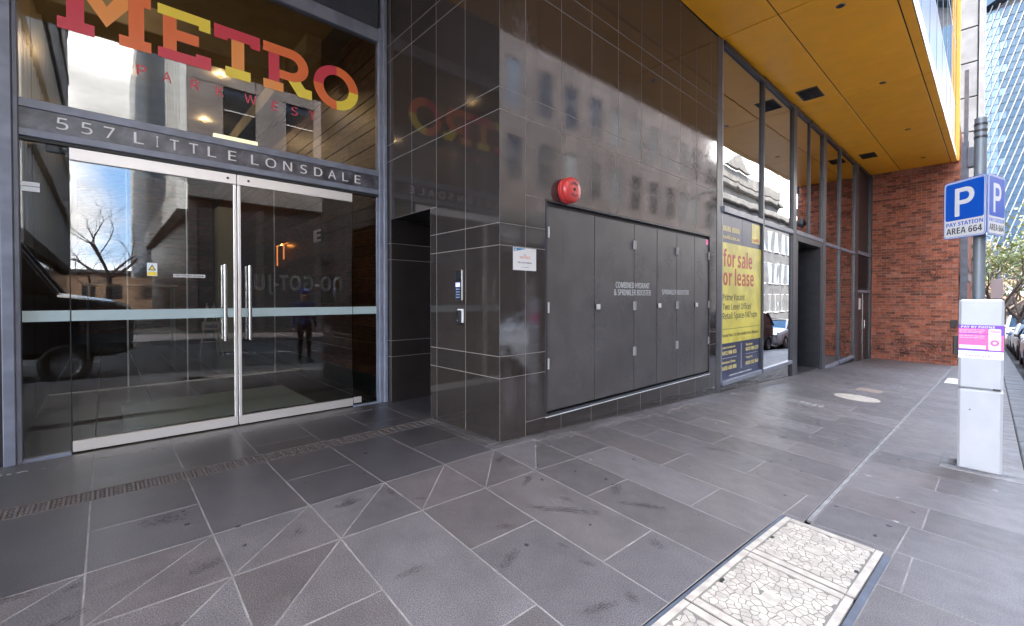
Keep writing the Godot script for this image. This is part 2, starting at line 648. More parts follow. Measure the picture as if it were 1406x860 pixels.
func build_paving() -> void:
	var fp := Node3D.new()
	fp.name = "footpath"
	add_child(fp)
	fp.set_meta("kind", "structure")
	var gr := ST()
	var en := Node3D.new()
	en.name = "entrance_floor"
	add_child(en)
	en.set_meta("kind", "structure")
	var ge := ST()
	var B: Array = M.bluestones
	var E: Array = M.entry_stones
	for k in range(-9, 36):
		var x0 := -0.157 + MOD * k
		var x1 := x0 + MOD
		var odd := (k & 1) != 0
		if x0 < -0.1:
			# entrance recess: level floor, from the doors to the line of the wall
			for s in ([[-1.98, -1.25], [-1.25, -1.02]] if odd else [[-1.98, -1.02]]) + ([[-0.83, -0.35], [-0.35, 0.11]] if odd else [[-0.83, 0.11]]):
				paver(ge, en, E[rng.randi() % E.size()], gring(x0, minf(x1, 0.0), s[0], minf(s[1], 0.0) if k == 0 else s[1]))
		# fold row
		var cuts := []
		if k <= 0:
			var a := gring(x0, x1, 0.11, 0.575)
			paver(gr, fp, B[rng.randi() % 6], [a[0], a[1], a[3]])
			paver(gr, fp, B[rng.randi() % 6], [a[1], a[2], a[3]])
			if k == -1:
				paver(gr, fp, B[2], gring(-0.157, 0.31, 0.0, 0.11))
			if k == -4 or k == -5:
				var b := gring(x0, x1, 0.575, 1.03)
				paver(gr, fp, B[rng.randi() % 6], [b[0], b[1], b[3]])
				paver(gr, fp, B[rng.randi() % 6], [b[1], b[2], b[3]])
				cuts = [1.03, 1.49, 2.0] if odd else [1.03, 2.0]
			else:
				cuts = [0.575, 1.49, 2.0] if odd else [0.575, 1.03, 2.0]
		else:
			cuts = [0.0, 0.56, 1.49, 2.0] if odd else [0.0, 1.03, 2.0]
		cuts += [2.035, 2.5, 2.98] if odd else [2.035, 2.98]
		for i in cuts.size() - 1:
			if cuts[i] == 2.0:
				continue
			var m: Material = B[rng.randi() % 6]
			if x0 < 0.8 and cuts[i + 1] > 1.7:
				for o in outside(rect(x0, cuts[i], x1, cuts[i + 1]), lid_quad()):
					var ring := []
					for v in o:
						ring.append(Vector3(v.x, G(v.x, v.y), v.y))
					paver(gr, fp, m, ring)
			else:
				paver(gr, fp, m, gring(x0, x1, cuts[i], cuts[i + 1]))
	stuff("grout", gr, M.grout, fp)
	stuff("grout", ge, M.grout, en)
	# the pale strip along the footpath
	var st := ST()
	for i in 62:
		var xa := 0.8 + i * 0.5
		var a := gring(xa, xa + 0.5, 2.004, 2.031)
		slab(st, a, UP, 0.012, 0.0, 0.001)
	obj("joint_strip", st, M.concrete_pad, fp)
	# farther paving, too far to pick apart
	st = ST()
	for k in range(36, 170):
		var x0 := -0.157 + MOD * k
		var c: Array = [2.05, 2.4, 2.98] if k & 1 else [2.05, 2.98]
		for i in c.size() - 1:
			slab(st, gring(x0, x0 + MOD, c[i], c[i + 1]), UP, 0.02, 0.004, 0.002)
	for k in range(-70, -9):
		slab(st, gring(-0.157 + MOD * k, -0.157 + MOD * (k + 1), 0.0, 2.98), UP, 0.02, 0.004, 0.002)
	stuff("far_pavers", st, M.bluestone, fp)
	# kerb, road, opposite footpath, ground
	var kerb := Node3D.new()
	kerb.name = "kerb"
	add_child(kerb)
	kerb.set_meta("kind", "structure")
	for i in range(-24, 74):
		var xa := i * 1.0
		st = ST()
		var a := gring(xa, xa + 1.0, 2.984, 3.3)
		slab(st, a, UP, 0.3, 0.003, 0.012)
		obj("kerb_block", st, M.kerb_stone, kerb)
	st = ST()
	var rd := ST()
	var gd := ST()
	var of := ST()
	for i in range(-40, 140):
		var xa := i * 1.5
		var xb := xa + 1.5
		for r in [[rd, 3.29, 11.2, 0.0, 0.0], [of, 11.2, 14.6, 0.13, 0.13], [gd, -6.0, 2.99, -0.25, -0.25], [gd, 14.6, 30.0, 0.1, 0.1]]:
			quad(r[0], Vector3(xa, road(xa) + r[3], r[1]), Vector3(xb, road(xb) + r[3], r[1]), Vector3(xb, road(xb) + r[4], r[2]), Vector3(xa, road(xa) + r[4], r[2]), UP)
		quad(of, Vector3(xa, road(xa), 11.2), Vector3(xb, road(xb), 11.2), Vector3(xb, road(xb) + 0.13, 11.2), Vector3(xa, road(xa) + 0.13, 11.2), Vector3(0, 0, -1))
	struct("road", rd, M.asphalt)
	struct("opposite_footpath", of, M.bluestone)
	struct("ground_bed", gd, M.asphalt)
	st = ST()
	for i in 40:
		var xa := -30.0 + i * 5.0
		var y0 := road(xa) + 0.006
		quad(st, Vector3(xa, y0, 7.2), Vector3(xa + 2.5, road(xa + 2.5) + 0.006, 7.2), Vector3(xa + 2.5, road(xa + 2.5) + 0.006, 7.32), Vector3(xa, y0, 7.32), UP)
	struct("road_markings", st, M.white_paint)
	st = ST()
	box(st, Vector3(-400, -4.0, -400), Vector3(800, -3.45, 400))
	struct("ground", st, M.asphalt)

func build_drain() -> void:
	var d := thing("drain_grate", "long narrow slotted grey drain grate across the entrance floor", "drain", Vector3(0, 0, -0.925))
	bx(d, "channel", M.black, Vector3(-4.2, -0.06, -0.095), Vector3(-0.002, -0.03, 0.095), 0)
	for s in [-1, 1]:
		bx(d, "edge_angle", M.grate, Vector3(-4.2, -0.03, s * 0.089 - 0.004), Vector3(-0.002, 0.001, s * 0.089 + 0.004), 0.001)
	var st := ST()
	var i := 0
	var x := -4.19
	while x < -0.01:
		var w := 0.012
		box(st, Vector3(x, -0.03, -0.083), Vector3(x + w, -0.002 - 0.003 * (i % 3), 0.083))
		x += 0.021
		i += 1
	stuff("bars", st, M.grate, d)
	st = ST()
	for z in [-0.045, 0.0, 0.045]:
		box(st, Vector3(-4.19, -0.03, z - 0.003), Vector3(-0.01, -0.0035, z + 0.003))
	stuff("cross_bars", st, M.grate, d)
	# pale crumbs of mortar along the lower edge
	st = ST()
	for k in 90:
		var px := rng.randf_range(-3.6, -0.02)
		var r := rng.randf_range(0.002, 0.006)
		box(st, Vector3(px, 0.0, -0.826 + rng.randf_range(-0.012, 0.008)) - Vector3(r, 0, r), Vector3(px, r * 0.6, -0.826) + Vector3(r * 2, 0, r))
	stuff("mortar_crumbs", st, M.grout, d)

func build_lids() -> void:
	var fr := thing("cover_surround", "dark metal frame set into the paving round the pale access lids", "manhole frame")
	var at := func(u: float, v: float, dy: float) -> Vector3:
		var p := LID_O + LID_U * u + LID_V * v
		return Vector3(p.x, G(p.x, p.y) + dy, p.y)
	var ring := func(u0, u1, v0, v1, dy): return [at.call(u0, v0, dy), at.call(u1, v0, dy), at.call(u1, v1, dy), at.call(u0, v1, dy)]
	for s in [[0.0, LID_L, 0.0, 0.02], [0.0, LID_L, LID_W - 0.035, LID_W], [0.0, 0.014, 0.02, LID_W - 0.035]]:
		var st := ST()
		slab(st, ring.call(s[0], s[1], s[2], s[3], 0.001), UP, 0.03, 0.001, 0.002)
		obj("frame_bar", st, M.lid_frame, fr)
	var bed := ST()
	var q: Array = ring.call(0.0, LID_L, 0.0, LID_W, -0.03)
	quad(bed, q[0], q[1], q[2], q[3], UP)
	obj("bed", bed, M.black, fr)
	for k in 3:
		var u0 := 0.018 + k * 0.636
		var u1 := u0 + 0.63
		var lid := thing("access_cover", ["pale metal leaf patterned lid farthest in the frame, at the end of the paving strip", "pale metal access lid with raised leaf pattern between two like it", "pale metal access lid with raised leaf pattern, nearest and cut by the lower edge"][k], "access cover", Vector3.ZERO, 0, "leaf patterned access lids")
		# local plane of the lid
		var p0: Vector3 = at.call(u1, 0.023, 0.0)
		var ux: Vector3 = (at.call(u0, 0.023, 0.0) - p0).normalized()
		var uz: Vector3 = (at.call(u1, LID_W - 0.038, 0.0) - p0).normalized()
		var n := uz.cross(ux).normalized()
		uz = ux.cross(n)
		var L := 0.628
		var W := LID_W - 0.062
		var T := Transform3D(Basis(ux, -uz, n), p0 + uz * W)
		var st := ST()
		raised(st, rrect(0, 0, L, W, 0.02), T, 0.012, -0.012)
		obj("plate", st, M.lid_dirt, lid)
		st = ST()
		for f in [[0.0, 0.0, L, 0.035], [0.0, W - 0.035, L, W], [0.0, 0.035, 0.05, W - 0.035], [L - 0.05, 0.035, L, W - 0.035]]:
			raised(st, rect(f[0] + 0.003, f[1] + 0.002, f[2] - 0.003, f[3] - 0.002), T, 0.004)
		obj("rim", st, M.lid_metal, lid)
		# leaf cells: Voronoi pieces along curved veins
		var seeds := []
		var nx := 16
		var ny := 11
		for iy in range(-1, ny + 1):
			for ix in range(-1, nx + 1):
				var v := Vector2((ix + 0.5 + (0.5 if iy & 1 else 0.0)) / nx * (L - 0.11) + 0.055, (iy + 0.5) / ny * (W - 0.08) + 0.04)
				v += Vector2(rng.randf_range(-1, 1), rng.randf_range(-1, 1)) * 0.016
				seeds.append(v)
		st = ST()
		var holes := [Vector2(L * 0.42, W * 0.9), Vector2(L * 0.42, W * 0.1)]
		for s in seeds:
			var poly := rect(0.056, 0.04, L - 0.056, W - 0.04)
			if not Geometry2D.is_point_in_polygon(s, poly):
				continue
			for t in seeds:
				if t != s and s.distance_to(t) < 0.16:
					poly = half(poly, (s + t) / 2, (t - s).normalized())
			var ins := Geometry2D.offset_polygon(poly, -rng.randf_range(0.0012, 0.0026), Geometry2D.JOIN_ROUND)
			for p in ins:
				if p.size() >= 3 and s.distance_to(Vector2(L / 2, W / 2)) > 0.03:
					raised(st, p, T, rng.randf_range(0.003, 0.0045))
		stuff("leaf_cells", st, M.lid_metal, lid)
		st = ST()
		raised(st, rrect(L / 2 - 0.05, W / 2 - 0.035, L / 2 + 0.05, W / 2 + 0.035, 0.006), T, 0.006)
		obj("badge", st, M.lid_metal, lid)
		for h in holes:
			st = ST()
			raised(st, rrect(h.x - 0.016, h.y - 0.009, h.x + 0.016, h.y + 0.009, 0.008), T, 0.0052)
			obj("lifting_hole", st, M.black, lid)

func half(poly: PackedVector2Array, at: Vector2, n: Vector2) -> PackedVector2Array:
	var out := PackedVector2Array()
	for i in poly.size():
		var a := poly[i]
		var b := poly[(i + 1) % poly.size()]
		var da := (a - at).dot(n)
		var db := (b - at).dot(n)
		if da <= 0:
			out.append(a)
		if (da < 0) != (db < 0):
			out.append(a + (b - a) * (da / (da - db)))
	return out

# ---------------------------------------------------------------- tiled walls
const ROWS := [-1.0, 0.527, 0.712, 1.647, 1.833, 2.775, 2.963, 3.913, 4.1, 5.05]

func tile_wall(parent: Node3D, T: Transform3D, joints: Array, rows: Array, holes: Array) -> void:
	var gr := ST()
	for i in joints.size() - 1:
		for j in rows.size() - 1:
			var parts := [[joints[i], joints[i + 1], rows[j], rows[j + 1]]]
			for h in holes:
				var nxt := []
				for r in parts:
					if h[1] <= r[0] or h[0] >= r[1] or h[3] <= r[2] or h[2] >= r[3]:
						nxt.append(r)
						continue
					if h[2] - r[2] > 0.01:
						nxt.append([r[0], r[1], r[2], h[2]])
					if r[3] - h[3] > 0.01:
						nxt.append([r[0], r[1], h[3], r[3]])
					var lo: float = maxf(r[2], h[2])
					var hi: float = minf(r[3], h[3])
					if h[0] - r[0] > 0.01:
						nxt.append([r[0], h[0], lo, hi])
					if r[1] - h[1] > 0.01:
						nxt.append([h[1], r[1], lo, hi])
				parts = nxt
			for r in parts:
				var ring := [T * Vector3(r[0], r[2], 0), T * Vector3(r[1], r[2], 0), T * Vector3(r[1], r[3], 0), T * Vector3(r[0], r[3], 0)]
				# every tile is set at a very slightly different angle
				var ta := rng.randf_range(-0.0013, 0.0013)
				var tb := rng.randf_range(-0.0007, 0.0007)
				var tilted := []
				for c in [[r[0], r[2]], [r[1], r[2]], [r[1], r[3]], [r[0], r[3]]]:
					tilted.append(T * Vector3(c[0], c[1], (c[0] - (r[0] + r[1]) / 2) * ta + (c[1] - (r[2] + r[3]) / 2) * tb))
				var st := ST()
				slab(st, tilted, T.basis * Vector3(-ta, -tb, 1).normalized(), 0.012, 0.0024, 0.0006)
				obj("tile", st, M.granites[rng.randi() % 5], parent)
				quad(gr, ring[0] - T.basis.z * 0.0008, ring[1] - T.basis.z * 0.0008, ring[2] - T.basis.z * 0.0008, ring[3] - T.basis.z * 0.0008, T.basis.z)
	stuff("grout", gr, M.wall_grout, parent)

func build_wall() -> void:
	var w := thing("tiled_wall", "polished dark granite tiled wall of the building beside the footpath", "wall")
	var T := Transform3D.IDENTITY
	var js := [0.0, 0.302, 0.776, 1.244, 1.713, 2.183, 2.653, 3.125, 3.592, 4.062, 4.26]
	tile_wall(w, T, js, ROWS, [[0.555, 4.03, 0.108, 2.11]])
	# return wall towards the doors, with the passage opening
	var S := Transform3D(Basis(Vector3(0, 0, 1), UP, Vector3(-1, 0, 0)), Vector3.ZERO)
	tile_wall(w, S, [-2.0, -1.9, -1.427, -0.9515, -0.4757, 0.0], ROWS, [[-1.9, -1.066, -1.0, 2.105]])
	# reveal of the passage
	var R := Transform3D(Basis(Vector3(1, 0, 0), UP, Vector3(0, 0, 1)), Vector3(0, 0, -1.9))
	tile_wall(w, R, [0.0, 0.56, 0.9], [-0.02, 0.527, 0.712, 1.647, 1.833, 2.105], [])
	var st := ST()
	box(st, Vector3(0.012, -1, -1.06), Vector3(0.05, 5.05, -0.012))
	box(st, Vector3(0.012, 2.105, -2.0), Vector3(0.05, 5.05, -1.06))
	box(st, Vector3(0.012, -1, -0.05), Vector3(0.55, 5.05, -0.0125))
	box(st, Vector3(0.55, 2.112, -0.05), Vector3(4.06, 5.05, -0.0125))
	box(st, Vector3(0.55, -1, -0.05), Vector3(4.06, 0.1, -0.0125))
	box(st, Vector3(4.04, -1, -0.05), Vector3(4.25, 5.05, -0.0125))
	obj("backing", st, M.dark_wall, w)
	st = ST()
	box(st, Vector3(0.9, -0.02, -2.0), Vector3(0.95, 2.4, -1.0))
	box(st, Vector3(0.013, 2.106, -1.9), Vector3(0.9, 2.16, -1.06))
	box(st, Vector3(0.05, -0.02, -1.06), Vector3(0.9, 2.105, -1.0))
	obj("passage_lining", st, M.dark_wall, w)
	st = ST()
	box(st, Vector3(-0.0, -0.05, -2.0), Vector3(0.9, -0.001, -1.06))
	obj("passage_floor", st, M.entry_stone, w)
	# metal edge strip of the passage opening
	bx(w, "edge_trim", M.post_steel, Vector3(-0.004, 0, -1.905), Vector3(0.004, 2.105, -1.897), 0.001)

	# the booster cupboard: six narrow doors in a steel frame
	var b := thing("booster_cupboard", "wide dark grey metal fire booster cupboard set in the tiled wall", "cupboard")
	var z := -0.012
	for f in [[0.556, 4.03, 0.108, 0.128], [0.556, 4.03, 2.09, 2.11], [0.556, 0.575, 0.128, 2.09], [4.012, 4.03, 0.128, 2.09]]:
		bx(b, "frame", M.dark_metal, Vector3(f[0], f[2], -0.04), Vector3(f[1], f[3], 0.008), 0.002)
	bx(b, "sill", M.rail_steel, Vector3(0.55, 0.1, -0.03), Vector3(4.035, 0.1075, 0.016), 0.002)
	bx(b, "head_channel", M.black, Vector3(0.575, 2.045, -0.06), Vector3(4.012, 2.09, -0.03), 0)
	bx(b, "cupboard_back", M.black, Vector3(0.575, 0.128, -0.08), Vector3(4.012, 2.09, -0.055), 0)
	var ds := [0.58, 1.303, 2.046, 2.556, 3.056, 3.56, 4.008]
	for i in 6:
		var gap := 0.004 if i % 2 == 0 else 0.004
		var d := bx(b, "door", M.booster_metal, Vector3(ds[i] + gap, 0.15, -0.05), Vector3(ds[i + 1] - gap, 2.05, -0.004), 0.003)
		if i in [0, 2, 4]:
			var lk: float = ds[i + 1] + 0.05
			bx(b, "lock", M.rail_steel, Vector3(lk - 0.03, 1.085, -0.004), Vector3(lk + 0.03, 1.14, 0.014), 0.004)
			bx(b, "lock_plate", M.black, Vector3(lk - 0.055, 1.08, -0.004), Vector3(lk - 0.032, 1.14, 0.006), 0.002)
	for hx in [0.576, 2.046, 3.056, 4.01]:
		for hy in [1.81, 1.115, 0.595]:
			for s in ([-1, 1] if hx > 1 and hx < 4 else ([1] if hx < 1 else [-1])):
				var st2 := ST()
				tube(st2, [Vector3(hx + s * 0.016, hy - 0.05, 0.006), Vector3(hx + s * 0.016, hy + 0.05, 0.006)], [0.011, 0.011], 10)
				obj("hinge", st2, M.hinge_metal, b)
	var P := plane_at(Vector3(0, 0, -0.0035), Vector3.RIGHT)
	text(b, "lettering", "COMBINED HYDRANT", false, P, 1.68, 1.318, 0.70, 0.062, M.white_paint)
	text(b, "lettering", "& SPRINKLER BOOSTER", false, P, 1.65, 1.235, 0.76, 0.064, M.white_paint)
	text(b, "lettering", "SPRINKLER BOOSTER", false, P, 2.68, 1.25, 0.71, 0.06, M.white_paint)
	bx(b, "red_sticker", M.pink, Vector3(3.91, 1.97, -0.004), Vector3(3.99, 2.045, -0.002), 0)

	# alarm bell
	var bl := thing("alarm_bell", "round red alarm gong mounted on the tiled wall above the cupboard", "alarm bell", Vector3(0.84, 2.225, 0.0))
	st = ST()
	var I := Transform3D.IDENTITY
	lathe(st, [Vector2(0.118, 0.0), Vector2(0.122, 0.01), Vector2(0.122, 0.032), Vector2(0.114, 0.04)], I, 40)
	obj("base_plate", st, M.red_paint, bl)
	st = ST()
	lathe(st, [Vector2(0.112, 0.036), Vector2(0.121, 0.05), Vector2(0.121, 0.075), Vector2(0.112, 0.092), Vector2(0.094, 0.104), Vector2(0.06, 0.109), Vector2(0.0, 0.111)], I, 40)
	obj("gong", st, M.red_paint, bl)
	st = ST()
	lathe(st, [Vector2(0.014, 0.109), Vector2(0.013, 0.118), Vector2(0.0, 0.12)], I, 14)
	obj("screw", st, M.black, bl)
	for row in [["FIRE", 0.075, 0.6], ["BELL", -0.07, -0.5]]:
		for i in 4:
			var a: float = PI / 2 + (1.5 - i) * 0.42 if row[1] > 0 else -PI / 2 + (i - 1.5) * 0.42
			var tw: float = a - PI / 2 if row[1] > 0 else a + PI / 2
			var K := Transform3D(Basis(Vector3(0, 0, 1), tw), Vector3(cos(a), sin(a), 0) * 0.058 + Vector3(0, 0, 0.1085))
			text(bl, "lettering", row[0][i], true, K, -0.009, -0.011, 0.018, 0.022, M.print_dark, 0.003)

	# paper notice
	var nt := thing("wall_notice", "white square notice taped to the dark tiles left of the cupboard", "notice", Vector3(0, 0, 0.0))
	st = ST()
	raised(st, rect(0.15, 1.445, 0.432, 1.641), Transform3D.IDENTITY, 0.0015, 0.0005)
	obj("sheet", st, M.white_paint, nt)
	st = ST()
	raised(st, PackedVector2Array([Vector2(0.157, 1.637), Vector2(0.157, 1.606), Vector2(0.2, 1.612), Vector2(0.315, 1.636)]), Transform3D.IDENTITY, 0.0008, 0.002)
	obj("blue_corner", st, mat("notice_blue", Color(0.01, 0.16, 0.33), 0.5), nt)
	var pn := plane_at(Vector3(0, 0, 0.002), Vector3.RIGHT)
	text(nt, "lettering", "m", true, pn, 0.167, 1.612, 0.022, 0.016, M.white_paint, 0.0006, 0.001)
	text(nt, "lettering", "THE", false, pn, 0.275, 1.575, 0.03, 0.011, M.print_dark, 0.0006)
	text(nt, "lettering", "NOTICE", true, pn, 0.23, 1.547, 0.125, 0.021, mat("notice_red", Color(0.6, 0.22, 0.14), 0.5), 0.0006)
	text(nt, "lettering", "This is for residents", true, pn, 0.205, 1.506, 0.17, 0.014, M.print_dark, 0.0006)
	text(nt, "lettering", "please enquire within", false, pn, 0.25, 1.468, 0.09, 0.007, M.print_dark, 0.0006)

	# intercom keypad and card reader on the return wall (facing -x)
	var N := Basis(Vector3(0, 0, 1), UP, Vector3(-1, 0, 0))
	var kp := thing("intercom", "tall slim intercom panel with lit blue screen and keypad", "intercom", Vector3(0, 1.18, -0.545))
	kp.basis = N
	bx(kp, "housing", M.steel, Vector3(-0.055, 0, 0), Vector3(0.055, 0.285, 0.03), 0.006)
	bx(kp, "face", M.black, Vector3(-0.047, 0.006, 0.028), Vector3(0.04, 0.279, 0.033), 0.002)
	bx(kp, "screen", M.glow_blue, Vector3(-0.036, 0.125, 0.033), Vector3(0.03, 0.165, 0.0345), 0)
	bx(kp, "camera_window", M.car_glass, Vector3(-0.036, 0.2, 0.033), Vector3(0.03, 0.265, 0.035), 0.001)
	var kd := mat("key_glow", Color(0.5, 0.6, 0.8), 0.5)
	kd.emission_enabled = true
	kd.emission = Color(0.4, 0.65, 1.0)
	kd.emission_energy_multiplier = 0.07
	for r in 4:
		for c in 3:
			st = ST()
			lathe(st, [Vector2(0.005, 0.033), Vector2(0.004, 0.036), Vector2(0, 0.0362)], Transform3D(Basis.IDENTITY, Vector3(-0.024 + c * 0.021, 0.03 + r * 0.025, 0)), 8)
			obj("key", st, kd, kp)
	var cr := thing("card_reader", "small black and white card reader below the intercom", "card reader", Vector3(0, 0.975, -0.545))
	cr.basis = N
	bx(cr, "back", M.white_paint, Vector3(-0.045, 0, 0), Vector3(0.045, 0.128, 0.012), 0.004)
	bx(cr, "body", M.black, Vector3(-0.04, -0.01, 0.012), Vector3(0.026, 0.116, 0.032), 0.006)
	bx(cr, "status_light", M.letter_white, Vector3(-0.015, 0.02, 0.032), Vector3(-0.008, 0.027, 0.0335), 0)

# ---------------------------------------------------------------- soffit and the upper front
func sy(x: float) -> float:
	return 5.03 + 0.0172 * maxf(x, 0.0)

func build_soffit() -> void:
	var s := thing("soffit", "yellow metal panelled soffit under the overhanging upper floors", "soffit")
	var xs := [-8.3, -4.2, 0.0, 0.41, 4.434, 8.28, 12.31, 16.44]
	var zs := [-0.02, 0.745, 1.9, 2.03]
	for i in xs.size() - 1:
		for j in 3:
			var st := ST()
			var r := [Vector3(xs[i], sy(xs[i]), zs[j]), Vector3(xs[i + 1], sy(xs[i + 1]), zs[j]), Vector3(xs[i + 1], sy(xs[i + 1]), zs[j + 1]), Vector3(xs[i], sy(xs[i]), zs[j + 1])]
			slab(st, r, Vector3.DOWN, 0.02, 0.009 if j > 0 else 0.009, 0.003)
			obj("panel", st, M.yellows[rng.randi() % 4], s)
	for i in 3:
		var st := ST()
		slab(st, [Vector3(xs[i], 5.03, -2.0), Vector3(xs[i + 1], 5.03, -2.0), Vector3(xs[i + 1], 5.03, -0.02), Vector3(xs[i], 5.03, -0.02)], Vector3.DOWN, 0.02, 0.004, 0.003)
		if i < 2:
			obj("panel", st, M.yellows[i], s)
	var bk := ST()
	quad(bk, Vector3(-8.3, 5.045, -2.0), Vector3(0, 5.045, -2.0), Vector3(0, 5.045, 2.03), Vector3(-8.3, 5.045, 2.03), Vector3.DOWN)
	quad(bk, Vector3(0, 5.045, -0.05), Vector3(16.5, sy(16.5) + 0.012, -0.05), Vector3(16.5, sy(16.5) + 0.012, 2.03), Vector3(0, 5.045, 2.03), Vector3.DOWN)
	obj("joint_backing", bk, M.seam_dark, s)
	# sunken vents and small downlights
	for v in [7.64, 13.57]:
		var vt := thing("soffit_vent", "square dark vent in the yellow soffit, " + ("the nearer one" if v < 10 else "the farther one by the brick wall"), "vent", Vector3(v, sy(v), 0.355), 0, "vents in the yellow soffit")
		for e in [[-0.29, 0.29, -0.175, -0.155], [-0.29, 0.29, 0.155, 0.175], [-0.29, -0.27, -0.155, 0.155], [0.27, 0.29, -0.155, 0.155]]:
			bx(vt, "frame", M.dark_metal, Vector3(e[0], -0.012, e[2]), Vector3(e[1], 0.0, e[3]), 0.003)
		bx(vt, "opening", M.black, Vector3(-0.27, -0.004, -0.155), Vector3(0.27, 0.0, 0.155), 0)
		for k in 7:
			var st := ST()
			cbox(st, Vector3(-0.27, -0.002, -0.016), Vector3(0.27, 0.001, 0.016), 0.0005, Transform3D(Basis(Vector3.RIGHT, 0.6), Vector3(0, -0.008, -0.13 + k * 0.043)))
			obj("blade", st, M.dark_metal, vt)
	var dn := ["nearest", "second", "third", "farthest"]
	var i := 0
	for p in [Vector2(4.845, 1.371), Vector2(8.14, 1.381), Vector2(11.68, 1.38), Vector2(15.08, 1.383)]:
		var l := thing("soffit_downlight", "small round unlit downlight in the yellow soffit, %s of four" % dn[i], "downlight", Vector3(p.x, sy(p.x), p.y), 0, "downlights in the yellow soffit")
		i += 1
		var st := ST()
		var D := Transform3D(Basis(Vector3.RIGHT, PI / 2), Vector3.ZERO)
		lathe(st, [Vector2(0.055, 0.0), Vector2(0.055, 0.006), Vector2(0.04, 0.008), Vector2(0.04, 0.0)], D, 18)
		obj("trim_ring", st, M.steel, l)
		st = ST()
		lathe(st, [Vector2(0.04, 0.004), Vector2(0.0, 0.004)], D, 18)
		obj("lens", st, M.black, l)
	# the overhanging upper floors
	var u := thing("upper_floors", "glazed upper floors with dark mullions overhanging the footpath", "building")
	var st := ST()
	box(st, Vector3(-8.3, 5.12, -14.0), Vector3(0.0, 14.6, 1.93))
	box(st, Vector3(0.0, 5.36, -14.0), Vector3(16.36, 14.6, 1.93))
	obj("wall", st, M.dark_wall, u)
	var gx := [-8.3, -6.2, -4.2, -2.1, 0.0, 2.1, 4.2, 5.6, 7.0, 8.4, 9.8, 11.2, 12.6, 14.0, 15.2, 16.36]
	var fl := [5.42, 6.9, 8.6, 10.3, 12.0, 13.3, 14.5]
	for a in gx.size() - 1:
		for b in fl.size() - 1:
			var pale := b == 0
			st = ST()
			box(st, Vector3(gx[a] + 0.03, fl[b] + 0.03, 1.94), Vector3(gx[a + 1] - 0.03, fl[b + 1] - 0.03, 1.985))
			obj("pane", st, M.pale_panel if pale else M.facade_glass, u)
	for x in gx:
		bx(u, "mullion", M.dark_metal, Vector3(x - 0.03, 5.42, 1.935), Vector3(x + 0.03, 14.5, 1.99), 0.004)
	for y in fl:
		bx(u, "transom", mat("maroon_metal", Color(0.1, 0.05, 0.06), 0.4) if not M.has("maroon_metal") else M.maroon_metal, Vector3(-8.3, y - 0.03, 1.936), Vector3(16.36, y + 0.03, 1.9885), 0.004)
	bx(u, "end_fin", M.yellow, Vector3(16.36, 5.33, 1.0), Vector3(16.44, 14.8, 2.075), 0.01)
	# fascia lip
	bx(u, "fascia", M.yellow, Vector3(-8.3, 5.06, 1.99), Vector3(0.0, 5.4, 2.035), 0.004)
	st = ST()
	for k in 16:
		var xa := k * 1.0225
		quad(st, Vector3(xa, sy(xa), 2.036), Vector3(xa + 1.0225, sy(xa + 1.0225), 2.036), Vector3(xa + 1.0225, 5.4, 2.036), Vector3(xa, 5.4, 2.036), Vector3(0, 0, 1))
	obj("fascia", st, M.yellow, u)

